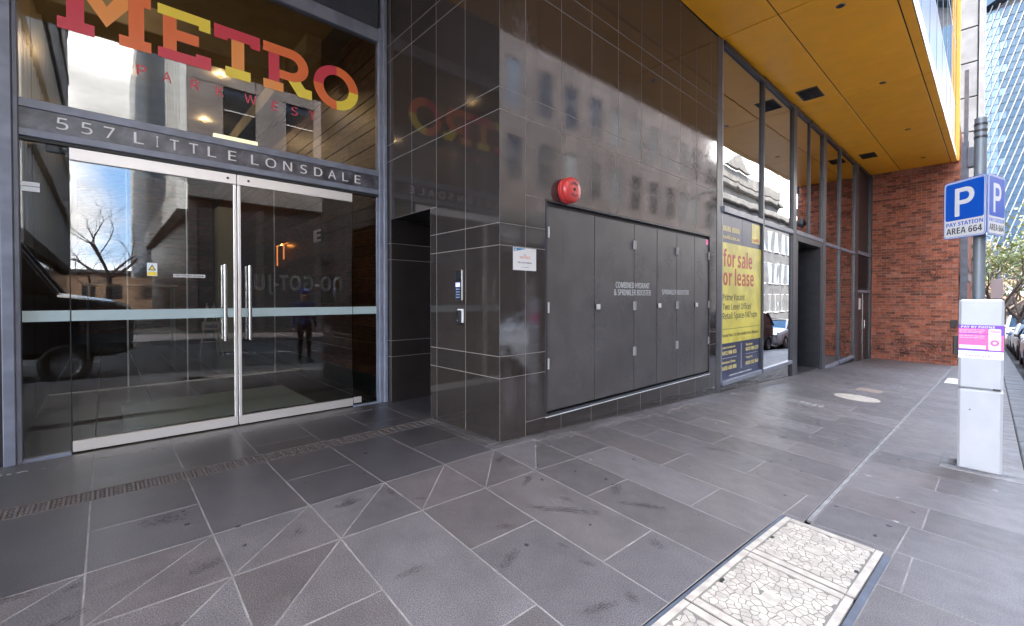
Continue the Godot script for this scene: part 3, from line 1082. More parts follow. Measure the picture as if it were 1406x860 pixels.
# ---------------------------------------------------------------- shopfront
func build_shop() -> void:
	var s := thing("shopfront", "tall glazed shopfront with dark metal mullions under the yellow soffit", "shopfront")
	# plinth of tiles under the first windows
	var joints := [4.26, 4.62, 5.09, 5.56, 6.03, 6.5, 6.97, 7.44, 7.91, 8.1]
	tile_wall(s, Transform3D(Basis.IDENTITY, Vector3(0, 0, -0.01)), joints, [-1.2, -0.13], [])
	var st := ST()
	box(st, Vector3(4.26, -1.2, -0.3), Vector3(8.08, -0.14, -0.025))
	box(st, Vector3(10.45, -1.3, -0.3), Vector3(13.95, -0.56, -0.02))
	obj("plinth_backing", st, M.dark_wall, s)
	var F: Material = M.frame_metal
	var top := func(x): return sy(x) - 0.02
	for m in [[4.262, 4.43, -1.0, 0.006], [6.13, 6.2, -0.06, 0.03], [7.88, 8.1, -1.0, 0.03], [10.2, 10.5, -1.0, 0.03], [11.96, 12.05, -0.45, 0.03], [13.86, 14.3, -1.2, 0.03], [16.28, 16.48, -1.3, 0.04]]:
		bx(s, "mullion", M.mullion_metal, Vector3(m[0], m[2], -0.09), Vector3(m[1], top.call(m[0]), m[3]), 0.006)
	bx(s, "mullion", F, Vector3(4.43, -0.12, -0.09), Vector3(4.47, top.call(4.43), 0.008), 0.002)
	for m in [9.12]:
		bx(s, "mullion", M.mullion_metal, Vector3(m - 0.025, 2.6, -0.08), Vector3(m + 0.025, top.call(m), 0.02), 0.004)
	# transoms, sills and heads
	for t in [[4.47, 6.13, 2.51, 2.6], [6.2, 7.88, 2.51, 2.6], [8.1, 10.2, 2.53, 2.62], [10.5, 11.96, 2.5, 2.57], [12.05, 13.86, 2.5, 2.57], [14.3, 16.28, 2.55, 2.66], [4.47, 6.13, -0.13, -0.06], [6.2, 7.88, -0.13, -0.06], [10.5, 11.96, -0.56, -0.48], [12.05, 13.86, -0.56, -0.48], [14.3, 16.28, 1.38, 1.46]]:
		bx(s, "transom", F, Vector3(t[0], t[2], -0.085), Vector3(t[1], t[3], 0.034), 0.004)
	for t in [[4.47, 6.13], [6.2, 7.88], [8.1, 9.095], [9.145, 10.2], [10.5, 11.96], [12.05, 13.86], [14.3, 16.28]]:
		bx(s, "head", M.dark_metal, Vector3(t[0], top.call(t[0]) - 0.08, -0.085), Vector3(t[1], top.call(t[0]) - 0.001, 0.034), 0.004)
	for g in [[6.2, 7.88, -0.06, 2.51], [4.47, 6.13, 2.6, 0], [6.2, 7.88, 2.6, 0], [8.1, 9.095, 2.62, 0], [9.145, 10.2, 2.62, 0], [10.5, 11.96, 2.57, 0], [12.05, 13.86, 2.57, 0], [10.5, 11.96, -0.48, 2.5], [12.05, 13.86, -0.48, 2.5]]:
		var y1: float = g[3] if g[3] > 0 else top.call(g[0]) - 0.08
		bx(s, "pane", M.shop_glass, Vector3(g[0], g[2], -0.04), Vector3(g[1], y1, -0.01), 0)
	bx(s, "backing", M.black, Vector3(4.47, -0.06, -0.06), Vector3(6.13, 2.51, -0.045), 0)
	# doorway recess
	bx(s, "door_lining", M.dark_metal, Vector3(8.1, 2.4, -0.9), Vector3(10.2, 2.53, 0.02), 0.004)
	bx(s, "door_jamb", M.dark_metal, Vector3(10.04, -0.8, -0.9), Vector3(10.2, 2.4, 0.02), 0.004)
	bx(s, "door_jamb", M.dark_metal, Vector3(8.1, -0.8, -0.9), Vector3(8.26, 2.4, 0.02), 0.004)
	bx(s, "recessed_door", M.booster_metal, Vector3(8.26, -0.7, -0.95), Vector3(10.04, 2.4, -0.9), 0.004)
	st = ST()
	box(st, Vector3(8.1, -1.0, -0.9), Vector3(10.2, G(9.15, 0) - 0.003, 0.0))
	obj("threshold", st, M.entry_stone, s)
	# service door, louvre and panel by the brick wall
	bx(s, "panel", M.dark_wall, Vector3(14.3, 2.66, -0.06), Vector3(16.28, top.call(14.3) - 0.08, -0.03), 0)
	for k in 13:
		st = ST()
		cbox(st, Vector3(14.3, -0.045, -0.004), Vector3(16.28, 0.045, 0.004), 0.002, Transform3D(Basis(Vector3.RIGHT, 0.7), Vector3(0, 1.51 + k * 0.082, -0.03)))
		obj("louvre_blade", st, M.dark_metal, s)
	bx(s, "louvre_back", M.black, Vector3(14.3, 1.46, -0.085), Vector3(16.28, 2.55, -0.075), 0)
	for k in 2:
		var dx := 14.32 + k * 0.98
		var d := bx(s, "service_door", M.dark_metal, Vector3(dx, -0.76, -0.05), Vector3(dx + 0.965, 1.37, -0.01), 0.005)
		if k == 0:
			st = ST()
			tube(st, [Vector3(dx + 0.86, 0.25, -0.01), Vector3(dx + 0.86, 0.26, 0.06), Vector3(dx + 0.86, 0.5, 0.06), Vector3(dx + 0.86, 0.51, -0.01)], [0.014, 0.014, 0.014, 0.014], 8)
			obj("handle", st, M.steel, d)
			bx(d, "notice", M.white_paint, Vector3(dx + 0.35, 0.86, -0.01), Vector3(dx + 0.65, 1.2, -0.006), 0)
	bx(s, "meeting_strip", M.steel, Vector3(15.285, -0.76, -0.01), Vector3(15.305, 1.37, 0.0), 0)
	# rooms behind stay dark
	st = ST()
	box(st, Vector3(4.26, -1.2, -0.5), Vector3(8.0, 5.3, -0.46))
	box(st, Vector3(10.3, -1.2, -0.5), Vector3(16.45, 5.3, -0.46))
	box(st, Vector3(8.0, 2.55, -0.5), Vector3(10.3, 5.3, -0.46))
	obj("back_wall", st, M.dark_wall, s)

	# lease board
	var b := thing("lease_board", "navy and yellow for sale or lease board filling a shop window", "sign board", Vector3.ZERO)
	var P := plane_at(Vector3(0, 0, -0.002), Vector3.RIGHT)
	bx(b, "board", M.navy, Vector3(4.472, -0.058, -0.03), Vector3(6.128, 2.508, -0.002), 0.001)
	bx(b, "yellow_panel", M.sign_yellow, Vector3(4.474, 0.505, -0.002), Vector3(6.126, 2.06, 0.0005), 0)
	bx(b, "logo_panel", M.sign_yellow, Vector3(5.68, 2.145, -0.002), Vector3(6.07, 2.475, 0.0005), 0)
	bx(b, "board_joint", M.black, Vector3(5.26, 2.06, -0.002), Vector3(5.268, 2.508, -0.0005), 0)
	bx(b, "divider", M.pale_print, Vector3(5.248, 0.06, -0.002), Vector3(5.254, 0.47, -0.0005), 0)
	var L := func(s_, bold, x, y, w, h, m): text(b, "lettering", s_, bold, P, x, y, w, h, m, 0.0015, 0.0028 if m != M.print_yellow and m != M.pale_print else 0.0)
	L.call("8686 8000", true, 4.5, 2.235, 0.65, 0.085, M.print_yellow)
	L.call("savills.com.au", true, 4.5, 2.12, 0.65, 0.06, M.print_yellow)
	L.call("savills", true, 5.71, 2.165, 0.32, 0.07, M.sign_red)
	L.call("for sale", true, 4.51, 1.69, 1.19, 0.275, M.sign_red)
	L.call("or lease", true, 4.51, 1.4, 1.27, 0.275, M.sign_red)
	L.call("Prime Vacant", false, 4.5, 1.165, 0.87, 0.105, M.print_dark)
	L.call("Two Level Office/", false, 4.5, 1.02, 1.17, 0.105, M.print_dark)
	L.call("Retail Space-147sqm", false, 4.5, 0.85, 1.45, 0.132, M.print_dark)
	bx(b, "rule", M.print_dark, Vector3(4.5, 0.722, 0.0005), Vector3(6.04, 0.728, 0.001), 0)
	L.call("Ground Floor, 557 Little Lonsdale Street, Melbourne", false, 4.5, 0.595, 1.52, 0.058, M.print_dark)
	L.call("Julian Heatherich", true, 4.5, 0.415, 0.5, 0.04, M.print_yellow)
	L.call("0412 988 855", true, 4.5, 0.325, 0.55, 0.06, M.print_yellow)
	L.call("Tim Grant", true, 5.45, 0.41, 0.3, 0.04, M.print_yellow)
	L.call("0478 989 275", true, 5.45, 0.322, 0.58, 0.06, M.print_yellow)
	L.call("Benson Zhou", true, 4.5, 0.19, 0.5, 0.04, M.print_yellow)
	L.call("0458 488 888", true, 4.5, 0.09, 0.55, 0.06, M.print_yellow)
	L.call("Tengs Xu", true, 5.45, 0.19, 0.3, 0.04, M.print_yellow)
	L.call("0430 382 868", true, 5.45, 0.088, 0.58, 0.06, M.print_yellow)
	L.call("savills (Vic) Pty Ltd, 140 William Street Melbourne", false, 4.77, -0.025, 0.95, 0.028, M.pale_print)
	for r in [[4.5, 5.05], [5.45, 6.0]]:
		bx(b, "rule", M.pale_print, Vector3(r[0], 0.272, -0.002), Vector3(r[1], 0.276, -0.0005), 0)

# ---------------------------------------------------------------- brick building
func build_brick() -> void:
	var b := thing("brick_building", "red brick building at the end of the shopfront", "building")
	var st := ST()
	box(st, Vector3(16.512, -3.0, -12.0), Vector3(46.0, 6.5, 2.06))
	obj("wall", st, M.mortar, b)
	var all := [ST(), ST(), ST(), ST(), ST(), ST()]
	var n := 0
	var meshes := []
	for v in 3:
		var s2 := ST()
		cbox(s2, Vector3(-0.012, 0.0, 0.0), Vector3(0.014, 0.076, [0.23, 0.226, 0.233][v]), 0.003)
		meshes.append(s2.commit())
	var hd := ST()
	cbox(hd, Vector3(-0.012, 0.0, 0.0), Vector3(0.014, 0.076, 0.11), 0.003)
	var head := hd.commit()
	var row := 0
	var y := -0.86
	while y < 5.34:
		var z := 2.08
		var first := true
		while z > -0.02:
			var full := not (first and row % 2 == 1)
			var w := 0.23 if full else 0.11
			var o := Vector3(16.5 + rng.randf_range(-0.003, 0.003), y, z - w)
			if y < 1.75 and n < 290:
				var e := obj("brick", meshes[n % 3] if full else head, M.bricks[rng.randi() % 6], b)
				e.position = o
				n += 1
			else:
				cbox(all[rng.randi() % 6], o + Vector3(-0.012, 0, 0), o + Vector3(0.014, 0.076, w), 0.003)
			z -= w + 0.01
			first = false
		y += 0.086
		row += 1
	for i in 6:
		stuff("brickwork", all[i], M.bricks[i], b)
	# front along the street: bricks seen at a grazing angle
	var fr := [ST(), ST(), ST()]
	row = 0
	y = -2.9
	while y < 6.4:
		var x := 16.53 + (0.12 if row % 2 else 0.0)
		while x < 30.0:
			cbox(fr[rng.randi() % 3], Vector3(x, y, 2.05), Vector3(x + 0.23, y + 0.076, 2.074), 0.003)
			x += 0.24
		y += 0.086
		row += 1
	for i in 3:
		stuff("brickwork", fr[i], M.bricks[i * 2], b)
	bx(b, "downlight_box", M.black, Vector3(16.4, 0.33, 1.93), Vector3(16.49, 0.55, 2.07), 0.004)

	var p := thing("steel_frame", "dark grey steel post and beam frame standing against the brick building", "steel frame")
	bx(p, "post", M.post_steel, Vector3(17.0, -1.2, 2.1), Vector3(17.18, 6.0, 2.26), 0.006)
	bx(p, "beam", M.post_steel, Vector3(17.02, 4.35, 2.26), Vector3(17.16, 4.62, 2.5), 0.006)
	bx(p, "beam", M.post_steel, Vector3(17.2, 1.75, 2.12), Vector3(19.6, 2.0, 2.27), 0.006)
	bx(p, "post", M.post_steel, Vector3(19.6, -1.2, 2.08), Vector3(19.76, 6.0, 2.13), 0.006)
	var st2 := ST()
	tube(st2, [Vector3(17.2, 2.5, 2.2), Vector3(19.6, 2.02, 2.2)], [0.05, 0.05], 6)
	obj("brace", st2, M.post_steel, p)
	bx(p, "junction_box", M.post_steel, Vector3(16.95, 5.2, 2.22), Vector3(17.2, 5.8, 2.38), 0.01)
	bx(p, "upper_post", M.post_steel, Vector3(17.05, 6.0, 2.14), Vector3(17.17, 8.2, 2.24), 0.006)

	var c := thing("security_camera", "dark bracketed security camera on the steel post beside the soffit edge", "security camera", Vector3(16.62, 4.0, 2.2))
	var s3 := ST()
	tube(s3, [Vector3(0.05, 0.1, 0.2), Vector3(0.02, 0.08, 0.05), Vector3(-0.02, 0.0, -0.12)], [0.05, 0.07, 0.05], 10)
	obj("arm", s3, M.dark_metal, c)
	s3 = ST()
	lathe(s3, [Vector2(0.0, 0.26), Vector2(0.09, 0.2), Vector2(0.16, 0.02), Vector2(0.17, -0.05), Vector2(0.1, -0.2), Vector2(0.0, -0.24)], Transform3D(Basis(Vector3.RIGHT, -PI / 2), Vector3(-0.03, -0.02, -0.22)), 16)
	obj("dome", s3, M.dark_metal, c)

# ---------------------------------------------------------------- entrance
func build_entrance() -> void:
	var e := thing("entrance_frame", "blue grey metal entrance frame with lettered beam over the glass doors", "door frame", Vector3(0, 0, FZ))
	var F: Material = M.frame_metal
	bx(e, "upright", F, Vector3(-0.09, -0.02, -0.09), Vector3(-0.045, 4.3, 0.02), 0.004)
	bx(e, "upright", F, Vector3(-0.045, -0.02, -0.09), Vector3(-0.005, 6.0, 0.05), 0.004)
	bx(e, "upright", F, Vector3(-2.9, -0.02, -0.09), Vector3(-2.872, 4.3, 0.02), 0.004)
	bx(e, "upright", F, Vector3(-2.962, -0.02, -0.09), Vector3(-2.9, 6.0, 0.05), 0.004)
	bx(e, "top_bar", F, Vector3(-2.872, 2.6, -0.08), Vector3(-0.09, 2.665, 0.012), 0.004)
	bx(e, "bottom_bar", F, Vector3(-2.872, 2.39, -0.08), Vector3(-0.09, 2.447, 0.012), 0.004)
	bx(e, "beam_panel", M.beam_panel, Vector3(-2.872, 2.447, -0.08), Vector3(-0.09, 2.6, 0.0), 0.002)
	bx(e, "head_shadow_gap", M.black, Vector3(-2.872, 2.365, -0.07), Vector3(-0.09, 2.39, -0.005), 0)
	bx(e, "upper_head", F, Vector3(-2.872, 4.14, -0.08), Vector3(-0.09, 4.28, 0.012), 0.004)
	bx(e, "floor_track", F, Vector3(-2.872, -0.02, -0.03), Vector3(-2.617, 0.018, 0.02), 0.003)
	bx(e, "floor_track", F, Vector3(-0.395, -0.02, -0.03), Vector3(-0.09, 0.01, 0.02), 0.003)
	for k in 18:
		var st := ST()
		cbox(st, Vector3(-2.872, -0.03, -0.003), Vector3(-0.09, 0.03, 0.003), 0.001, Transform3D(Basis(Vector3.RIGHT, 0.75), Vector3(0, 4.31 + k * 0.042, -0.02)))
		obj("louvre_blade", st, M.post_steel, e)
	bx(e, "louvre_back", M.black, Vector3(-2.872, 4.28, -0.09), Vector3(-0.09, 5.02, -0.07), 0)
	# raised letters on the beam
	var P := plane_at(Vector3(0, 0, 0.0), Vector3.RIGHT)
	var chars := "557LITTLELONSDALE"
	var cx := [-2.646, -2.512, -2.383, -2.201, -2.083, -1.967, -1.831, -1.696, -1.538, -1.352, -1.213, -1.061, -0.909, -0.764, -0.621, -0.479, -0.34]
	for i in chars.length():
		var c := chars[i]
		var w := 0.014 if c == "I" else 0.094 if c == "O" else 0.082 if c in ["N", "D", "A"] else 0.064
		text(e, "letter", c, false, P, cx[i] - w / 2, 2.481, w, 0.088, M.letter_white, 0.006, -0.001)

	# upper window with the big coloured lettering
	var uw := thing("upper_window", "large fixed glass pane above the entrance beam", "window", Vector3(0, 0, FZ))
	bx(uw, "pane", M.entrance_glass, Vector3(-2.872, 2.665, -0.042), Vector3(-0.09, 4.14, -0.03), 0)
	var ml := thing("window_lettering", "large multicoloured slab letters with small red words on the upper pane", "window lettering", Vector3(0, 0, FZ))
	var T := Transform3D(Basis.IDENTITY, Vector3(0, 0, -0.029))
	var V := func(a: Array) -> PackedVector2Array:
		var p := PackedVector2Array()
		for i in range(0, a.size(), 2):
			p.append(Vector2(a[i], a[i + 1]))
		return p
	var b := 3.264
	var t := 3.716
	var letter := func(parts: Array) -> void:
		var st := ST()
		raised(st, parts[0][0], T, 0.002)
		var o := obj("letter", st, parts[0][1], ml)
		for k in range(1, parts.size()):
			var s2 := ST()
			raised(s2, parts[k][0], T, 0.002)
			obj("letter_piece", s2, parts[k][1], o)
	letter.call([[V.call([-2.67, b, -2.462, b, -2.462, 3.352, -2.52, 3.352, -2.52, t, -2.67, t, -2.67, 3.63, -2.62, 3.63, -2.62, 3.352, -2.67, 3.352]), M.crimson],
		[V.call([-2.392, 3.371, -2.259, 3.569, -2.259, t, -2.285, t, -2.39, 3.536, -2.5, t, -2.519, t, -2.519, 3.56]), M.orange],
		[V.call([-2.318, b, -2.114, b, -2.114, 3.35, -2.159, 3.35, -2.159, 3.63, -2.114, 3.63, -2.114, t, -2.258, t, -2.258, 3.35, -2.318, 3.35]), M.red_orange]])
	letter.call([[V.call([-2.07, 3.632, -1.781, 3.632, -1.781, 3.597, -1.695, 3.597, -1.695, t, -2.07, t]), M.letter_yellow],
		[V.call([-2.035, 3.351, -1.941, 3.351, -1.941, 3.445, -1.782, 3.445, -1.782, 3.538, -1.941, 3.538, -1.941, 3.631, -2.035, 3.631]), M.red_orange],
		[V.call([-2.07, b, -1.692, b, -1.692, 3.38, -1.805, 3.38, -1.805, 3.35, -2.07, 3.35]), M.crimson]])
	letter.call([[V.call([-1.668, 3.591, -1.564, 3.591, -1.564, 3.618, -1.375, 3.618, -1.375, 3.591, -1.294, 3.591, -1.294, t, -1.668, t]), M.crimson],
		[rect(-1.532, 3.356, -1.428, 3.617), M.orange], [rect(-1.581, b, -1.376, 3.355), M.letter_yellow]])
	var bowl := PackedVector2Array([Vector2(-1.267, 3.622), Vector2(-1.267, t)])
	for i in 13:
		var a := PI / 2 - PI * i / 12
		bowl.append(Vector2(-1.01 + 0.163 * cos(a), 3.556 + 0.16 * sin(a)))
	bowl.append(Vector2(-1.122, 3.396))
	bowl.append(Vector2(-1.122, 3.482))
	for i in 13:
		var a := -PI / 2 + PI * i / 12
		bowl.append(Vector2(-1.02 + 0.074 * cos(a), 3.55 + 0.07 * sin(a)))
	bowl.append(Vector2(-1.122, 3.622))
	letter.call([[bowl, M.red_orange], [rect(-1.22, 3.352, -1.123, 3.621), M.crimson], [rect(-1.267, b, -1.086, 3.351), M.orange],
		[V.call([-1.04, 3.394, -0.948, b, -0.814, b, -0.814, 3.36, -0.88, 3.36, -0.925, 3.42, -0.99, 3.396]), M.letter_yellow]])
	var arc := func(a0: float, a1: float) -> PackedVector2Array:
		var p := PackedVector2Array()
		for i in 11:
			var a := a0 + (a1 - a0) * i / 10
			p.append(Vector2(-0.556 + 0.239 * cos(a), 3.476 + 0.231 * sin(a)))
		for i in 11:
			var a := a1 + (a0 - a1) * i / 10
			p.append(Vector2(-0.558 + 0.137 * cos(a), 3.476 + 0.136 * sin(a)))
		return p
	letter.call([[arc.call(PI / 2, PI), M.crimson], [arc.call(0, PI / 2), M.red_orange], [arc.call(-PI / 2, 0), M.letter_yellow], [arc.call(PI, PI * 1.5), M.red_orange]])
	var pw := "PARKWEST"
	var px := [-2.178, -2.01, -1.811, -1.626, -1.379, -1.164, -0.983, -0.813]
	for i in 8:
		var w := 0.1 if pw[i] == "W" else 0.062
		text(ml, "letter", pw[i], false, T, px[i] - w / 2, 3.062, w, 0.085, M.crimson, 0.002)

	# glass doors and sidelights
	var GL: Material = M.entrance_glass
	for sd in [[-2.87, -2.617, "left"], [-0.393, -0.092, "right"]]:
		var g := thing("sidelight", "narrow fixed glass panel %s of the entrance doors" % ("at the left end" if sd[2] == "left" else "between the doors and the tiled wall, right"), "window", Vector3(0, 0, FZ), 0, "fixed glass beside the doors")
		bx(g, "pane", GL, Vector3(sd[0], 0.018, -0.031), Vector3(sd[1], 2.365, -0.019), 0)
		bx(g, "frosted_band", M.frost, Vector3(sd[0] + 0.002, 1.025, -0.0185), Vector3(sd[1], 1.108, -0.017), 0)
		if sd[2] == "left":
			bx(g, "notice", M.pale_print, Vector3(-2.865, 2.03, -0.0185), Vector3(-2.77, 2.06, -0.017), 0)
			bx(g, "notice", M.pale_print, Vector3(-2.865, 1.99, -0.0185), Vector3(-2.77, 2.025, -0.017), 0)
			bx(g, "edge_seal", M.black, Vector3(-2.6195, 0.018, -0.033), Vector3(-2.614, 2.365, -0.015), 0)
		else:
			bx(g, "patch_fitting", M.rail_steel, Vector3(-0.388, 0.03, -0.04), Vector3(-0.3, 0.095, -0.008), 0.003)
			bx(g, "edge_channel", F, Vector3(-0.115, 0.01, -0.035), Vector3(-0.092, 2.36, -0.012), 0.002)
	for d in [[-2.612, -1.504, -1.607, "left"], [-1.496, -0.398, -1.408, "right"]]:
		var g := thing("glass_door", "%s frameless glass entrance door with steel rails and tall handle" % d[3], "door", Vector3(0, 0, FZ), 0, "glass entrance doors")
		bx(g, "pane", GL, Vector3(d[0], 0.09, -0.031), Vector3(d[1], 2.27, -0.019), 0)
		bx(g, "top_rail", M.rail_steel, Vector3(d[0], 2.265, -0.045), Vector3(d[1], 2.36, -0.003), 0.003)
		bx(g, "bottom_rail", M.rail_steel, Vector3(d[0], 0.008, -0.045), Vector3(d[1], 0.09, -0.003), 0.003)
		var mx: float = d[1] if d[3] == "left" else d[0]
		var ms := -0.026 if d[3] == "left" else 0.026
		bx(g, "meeting_edge", M.rail_steel, Vector3(mx, 0.09, -0.036), Vector3(mx + ms, 2.265, -0.012), 0.003)
		bx(g, "frosted_band", M.frost, Vector3(d[0] + (0.0 if d[3] == "left" else 0.028), 1.025, -0.0185), Vector3(d[1] - (0.028 if d[3] == "left" else 0.0), 1.108, -0.017), 0)
		for zz in [0.045, -0.09]:
			var st := ST()
			tube(st, [Vector3(d[2], 0.81, zz), Vector3(d[2], 1.51, zz)], [0.0155, 0.0155], 14)
			var h := obj("handle", st, M.steel, g)
			for hy in [0.93, 1.39]:
				st = ST()
				tube(st, [Vector3(d[2], hy, -0.02 if zz > 0 else -0.03), Vector3(d[2], hy, zz)], [0.009, 0.009], 8)
				obj("handle_fixing", st, M.steel, h)
		var sc := ST()
		lathe(sc, [Vector2(0.012, 0.0), Vector2(0.011, 0.004), Vector2(0, 0.004)], Transform3D(Basis.IDENTITY, Vector3(mx + (-0.07 if d[3] == "left" else 0.09), 2.315, -0.003)), 12)
		obj("lock_cylinder", sc, M.black, g)
	var gl := thing("reversed_lettering", "large dim lettering read from inside on the right door glass", "window lettering", Vector3(0, 0, FZ))
	text(gl, "lettering", "OO-GOT-JU", true, plane_at(Vector3(-0.5, 1.235, -0.034), Vector3(-1, 0, 0)), 0.0, 0, 0.86, 0.2, mat("ghost_letters", Color(0.08, 0.072, 0.066), 0.6), 0.001)
	var ws := thing("warning_sticker", "small white and yellow warning triangle sticker on the left door glass", "sticker", Vector3(0, 0, FZ))
	var W := Transform3D(Basis.IDENTITY, Vector3(0, 0, -0.0185))
	var st3 := ST()
	raised(st3, rect(-2.158, 1.39, -2.09, 1.5), W, 0.0008)
	obj("backing", st3, M.pale_print, ws)
	st3 = ST()
	raised(st3, rect(-2.155, 1.393, -2.093, 1.425), W, 0.0006, 0.001)
	obj("yellow_strip", st3, M.letter_yellow, ws)
	st3 = ST()
	raised(st3, PackedVector2Array([Vector2(-2.15, 1.438), Vector2(-2.098, 1.438), Vector2(-2.124, 1.488)]), W, 0.0006, 0.001)
	obj("triangle", st3, M.print_dark, ws)
	st3 = ST()
	raised(st3, PackedVector2Array([Vector2(-2.14, 1.444), Vector2(-2.108, 1.444), Vector2(-2.124, 1.475)]), W, 0.0006, 0.0018)
	obj("triangle_inside", st3, M.letter_yellow, ws)
	var fs := thing("room_sign", "white strip sign reading FIRE CONTROL ROOM on the left door glass", "sign", Vector3(0, 0, FZ))
	st3 = ST()
	raised(st3, rect(-1.982, 1.385, -1.752, 1.413), W, 0.0008)
	obj("strip", st3, M.white_paint, fs)
	text(fs, "lettering", "FIRE CONTROL ROOM", true, W, -1.972, 1.392, 0.185, 0.014, M.print_dark, 0.0008, 0.0009)
	st3 = ST()
	raised(st3, PackedVector2Array([Vector2(-1.778, 1.391), Vector2(-1.778, 1.407), Vector2(-1.76, 1.399)]), W, 0.0008, 0.0009)
	obj("arrow", st3, M.print_dark, fs)
	# wall left of the frame
	var lw := thing("side_wall", "dark wall left of the entrance frame at the picture edge", "wall")
	bx(lw, "wall", M.dark_wall, Vector3(-9.0, -0.1, FZ - 0.3), Vector3(-2.965, 5.03, FZ - 0.02), 0)

# ---------------------------------------------------------------- lobby behind the glass
func build_lobby() -> void:
	var l := thing("lobby", "dim timber lined lobby behind the glass doors", "room")
	var fl := Node3D.new()
	fl.name = "lobby_floor"
	add_child(fl)
	fl.set_meta("kind", "structure")
	var g := ST()
	var st: SurfaceTool
	for k in range(-6, 1):
		var x0 := -0.157 + MOD * k
		for j in 12:
			var z1 := -2.1 - j * 0.93 - (0.465 if k & 1 else 0.0)
			if j == 0:
				z1 = -2.1
			var z0 := -2.1 - (j + 1) * 0.93 - (0.465 if k & 1 else 0.0)
			paver(g, fl, M.lobby_stone, [Vector3(maxf(x0, -2.975), 0, z0), Vector3(minf(x0 + MOD, 0.0), 0, z0), Vector3(minf(x0 + MOD, 0.0), 0, z1), Vector3(maxf(x0, -2.975), 0, z1)], 0.0025)
	quad(g, Vector3(-2.94, -0.02, -13.3), Vector3(0.5, -0.02, -13.3), Vector3(0.5, -0.02, -2.0), Vector3(-2.94, -0.02, -2.0), UP)
	stuff("grout", g, M.wall_grout, fl)
	# right and back wall of timber boards; left wall of dark panels
	var T := plane_at(Vector3.ZERO, Vector3.RIGHT)
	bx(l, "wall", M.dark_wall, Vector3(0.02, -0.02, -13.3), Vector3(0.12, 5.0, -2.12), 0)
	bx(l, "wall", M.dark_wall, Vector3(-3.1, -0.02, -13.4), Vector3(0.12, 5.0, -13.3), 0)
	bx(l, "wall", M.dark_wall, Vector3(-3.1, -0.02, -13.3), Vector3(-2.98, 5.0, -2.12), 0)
	var y := 0.26
	var i := 0
	while y < 4.6:
		var h: float = [0.11, 0.16, 0.13, 0.2][i % 4]
		for seg in 3:
			bx(l, "board", M.timbers[rng.randi() % 5], Vector3(-0.006 - 0.004 * (i % 3), y, -2.14 - seg * 3.72), Vector3(0.02, y + h - 0.006, -2.14 - (seg + 1) * 3.72 + 0.006), 0.003)
		bx(l, "board", M.timbers[rng.randi() % 5], Vector3(-2.98, y, -13.3), Vector3(-0.02, y + h - 0.006, -13.27 + 0.004 * (i % 3)), 0.003)
		y += h
		i += 1
	bx(l, "skirting", M.skirting, Vector3(-0.014, 0, -13.3), Vector3(0.02, 0.25, -2.12), 0.003)
	bx(l, "skirting", M.skirting, Vector3(-2.98, 0, -13.3), Vector3(-0.02, 0.25, -13.26), 0.003)
	for k in 7:
		bx(l, "panel", M.dark_wall, Vector3(-2.98, 0.02, -2.15 - (k + 1) * 1.55), Vector3(-2.94, 4.5, -2.16 - k * 1.55), 0.006)
	st = ST()
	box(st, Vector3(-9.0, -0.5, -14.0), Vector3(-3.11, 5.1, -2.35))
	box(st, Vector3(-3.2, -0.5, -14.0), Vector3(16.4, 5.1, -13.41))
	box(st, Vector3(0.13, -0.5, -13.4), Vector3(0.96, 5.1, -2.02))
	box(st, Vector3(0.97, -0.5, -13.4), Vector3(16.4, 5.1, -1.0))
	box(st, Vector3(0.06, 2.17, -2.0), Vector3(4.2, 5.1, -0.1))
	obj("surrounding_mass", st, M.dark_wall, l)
	bx(l, "ceiling", M.ceiling, Vector3(-3.0, 4.6, -13.3), Vector3(0.1, 4.7, -2.12), 0)
	bx(l, "ceiling_drop", M.ceiling, Vector3(-3.0, 4.3, -4.3), Vector3(-0.55, 4.6, -3.9), 0.01)
	bx(l, "ceiling_light_trough", M.ceiling, Vector3(-0.5, 4.35, -9.0), Vector3(-0.3, 4.6, -3.2), 0.01)
	# inner glass screen with bright edges
	var s := thing("inner_screen", "inner frameless glass screen across the lobby with bright vertical edges", "glass screen", Vector3(0, 0, -5.1))
	for x in [-2.2, -1.55, -0.95, -0.4]:
		bx(s, "glass_edge", M.rail_steel, Vector3(x - 0.008, 0.0, -0.01), Vector3(x + 0.008, 3.0, 0.01), 0.002)
	bx(s, "head", M.dark_metal, Vector3(-2.94, 3.0, -0.04), Vector3(-0.02, 3.1, 0.04), 0.004)
	bx(s, "floor_rail", M.rail_steel, Vector3(-2.94, 0.001, -0.012), Vector3(-0.02, 0.012, 0.012), 0.002)
	var m := thing("door_mat", "wide ribbed grey green mat set in the lobby floor", "mat", Vector3(0, 0.002, 0))
	bx(m, "mat_bed", M.skirting, Vector3(-2.3, -0.002, -3.84), Vector3(-0.645, 0.002, -2.5), 0)
	st = ST()
	var z := -3.83
	while z < -2.52:
		box(st, Vector3(-2.29, 0.0015, z), Vector3(-0.655, 0.009, z + 0.02))
		z += 0.034
	stuff("ribs", st, M.mat_fibre, m)
	# reception table, easel and pale column
	var t := thing("lobby_table", "white topped table standing in the lobby behind the left door", "table", Vector3(-2.0, 0, -9.6))
	bx(t, "tabletop", M.white_paint, Vector3(-0.75, 1.45, -0.35), Vector3(0.75, 1.49, 0.35), 0.008)
	for sx in [-0.68, 0.68]:
		for sz in [-0.28, 0.28]:
			bx(t, "leg", M.galv, Vector3(sx - 0.02, 0, sz - 0.02), Vector3(sx + 0.02, 1.45, sz + 0.02), 0.003)
	var ez := thing("easel_sign", "white framed easel with a small blue lettered card in the lobby", "easel", Vector3(-0.82, 0, -8.2))
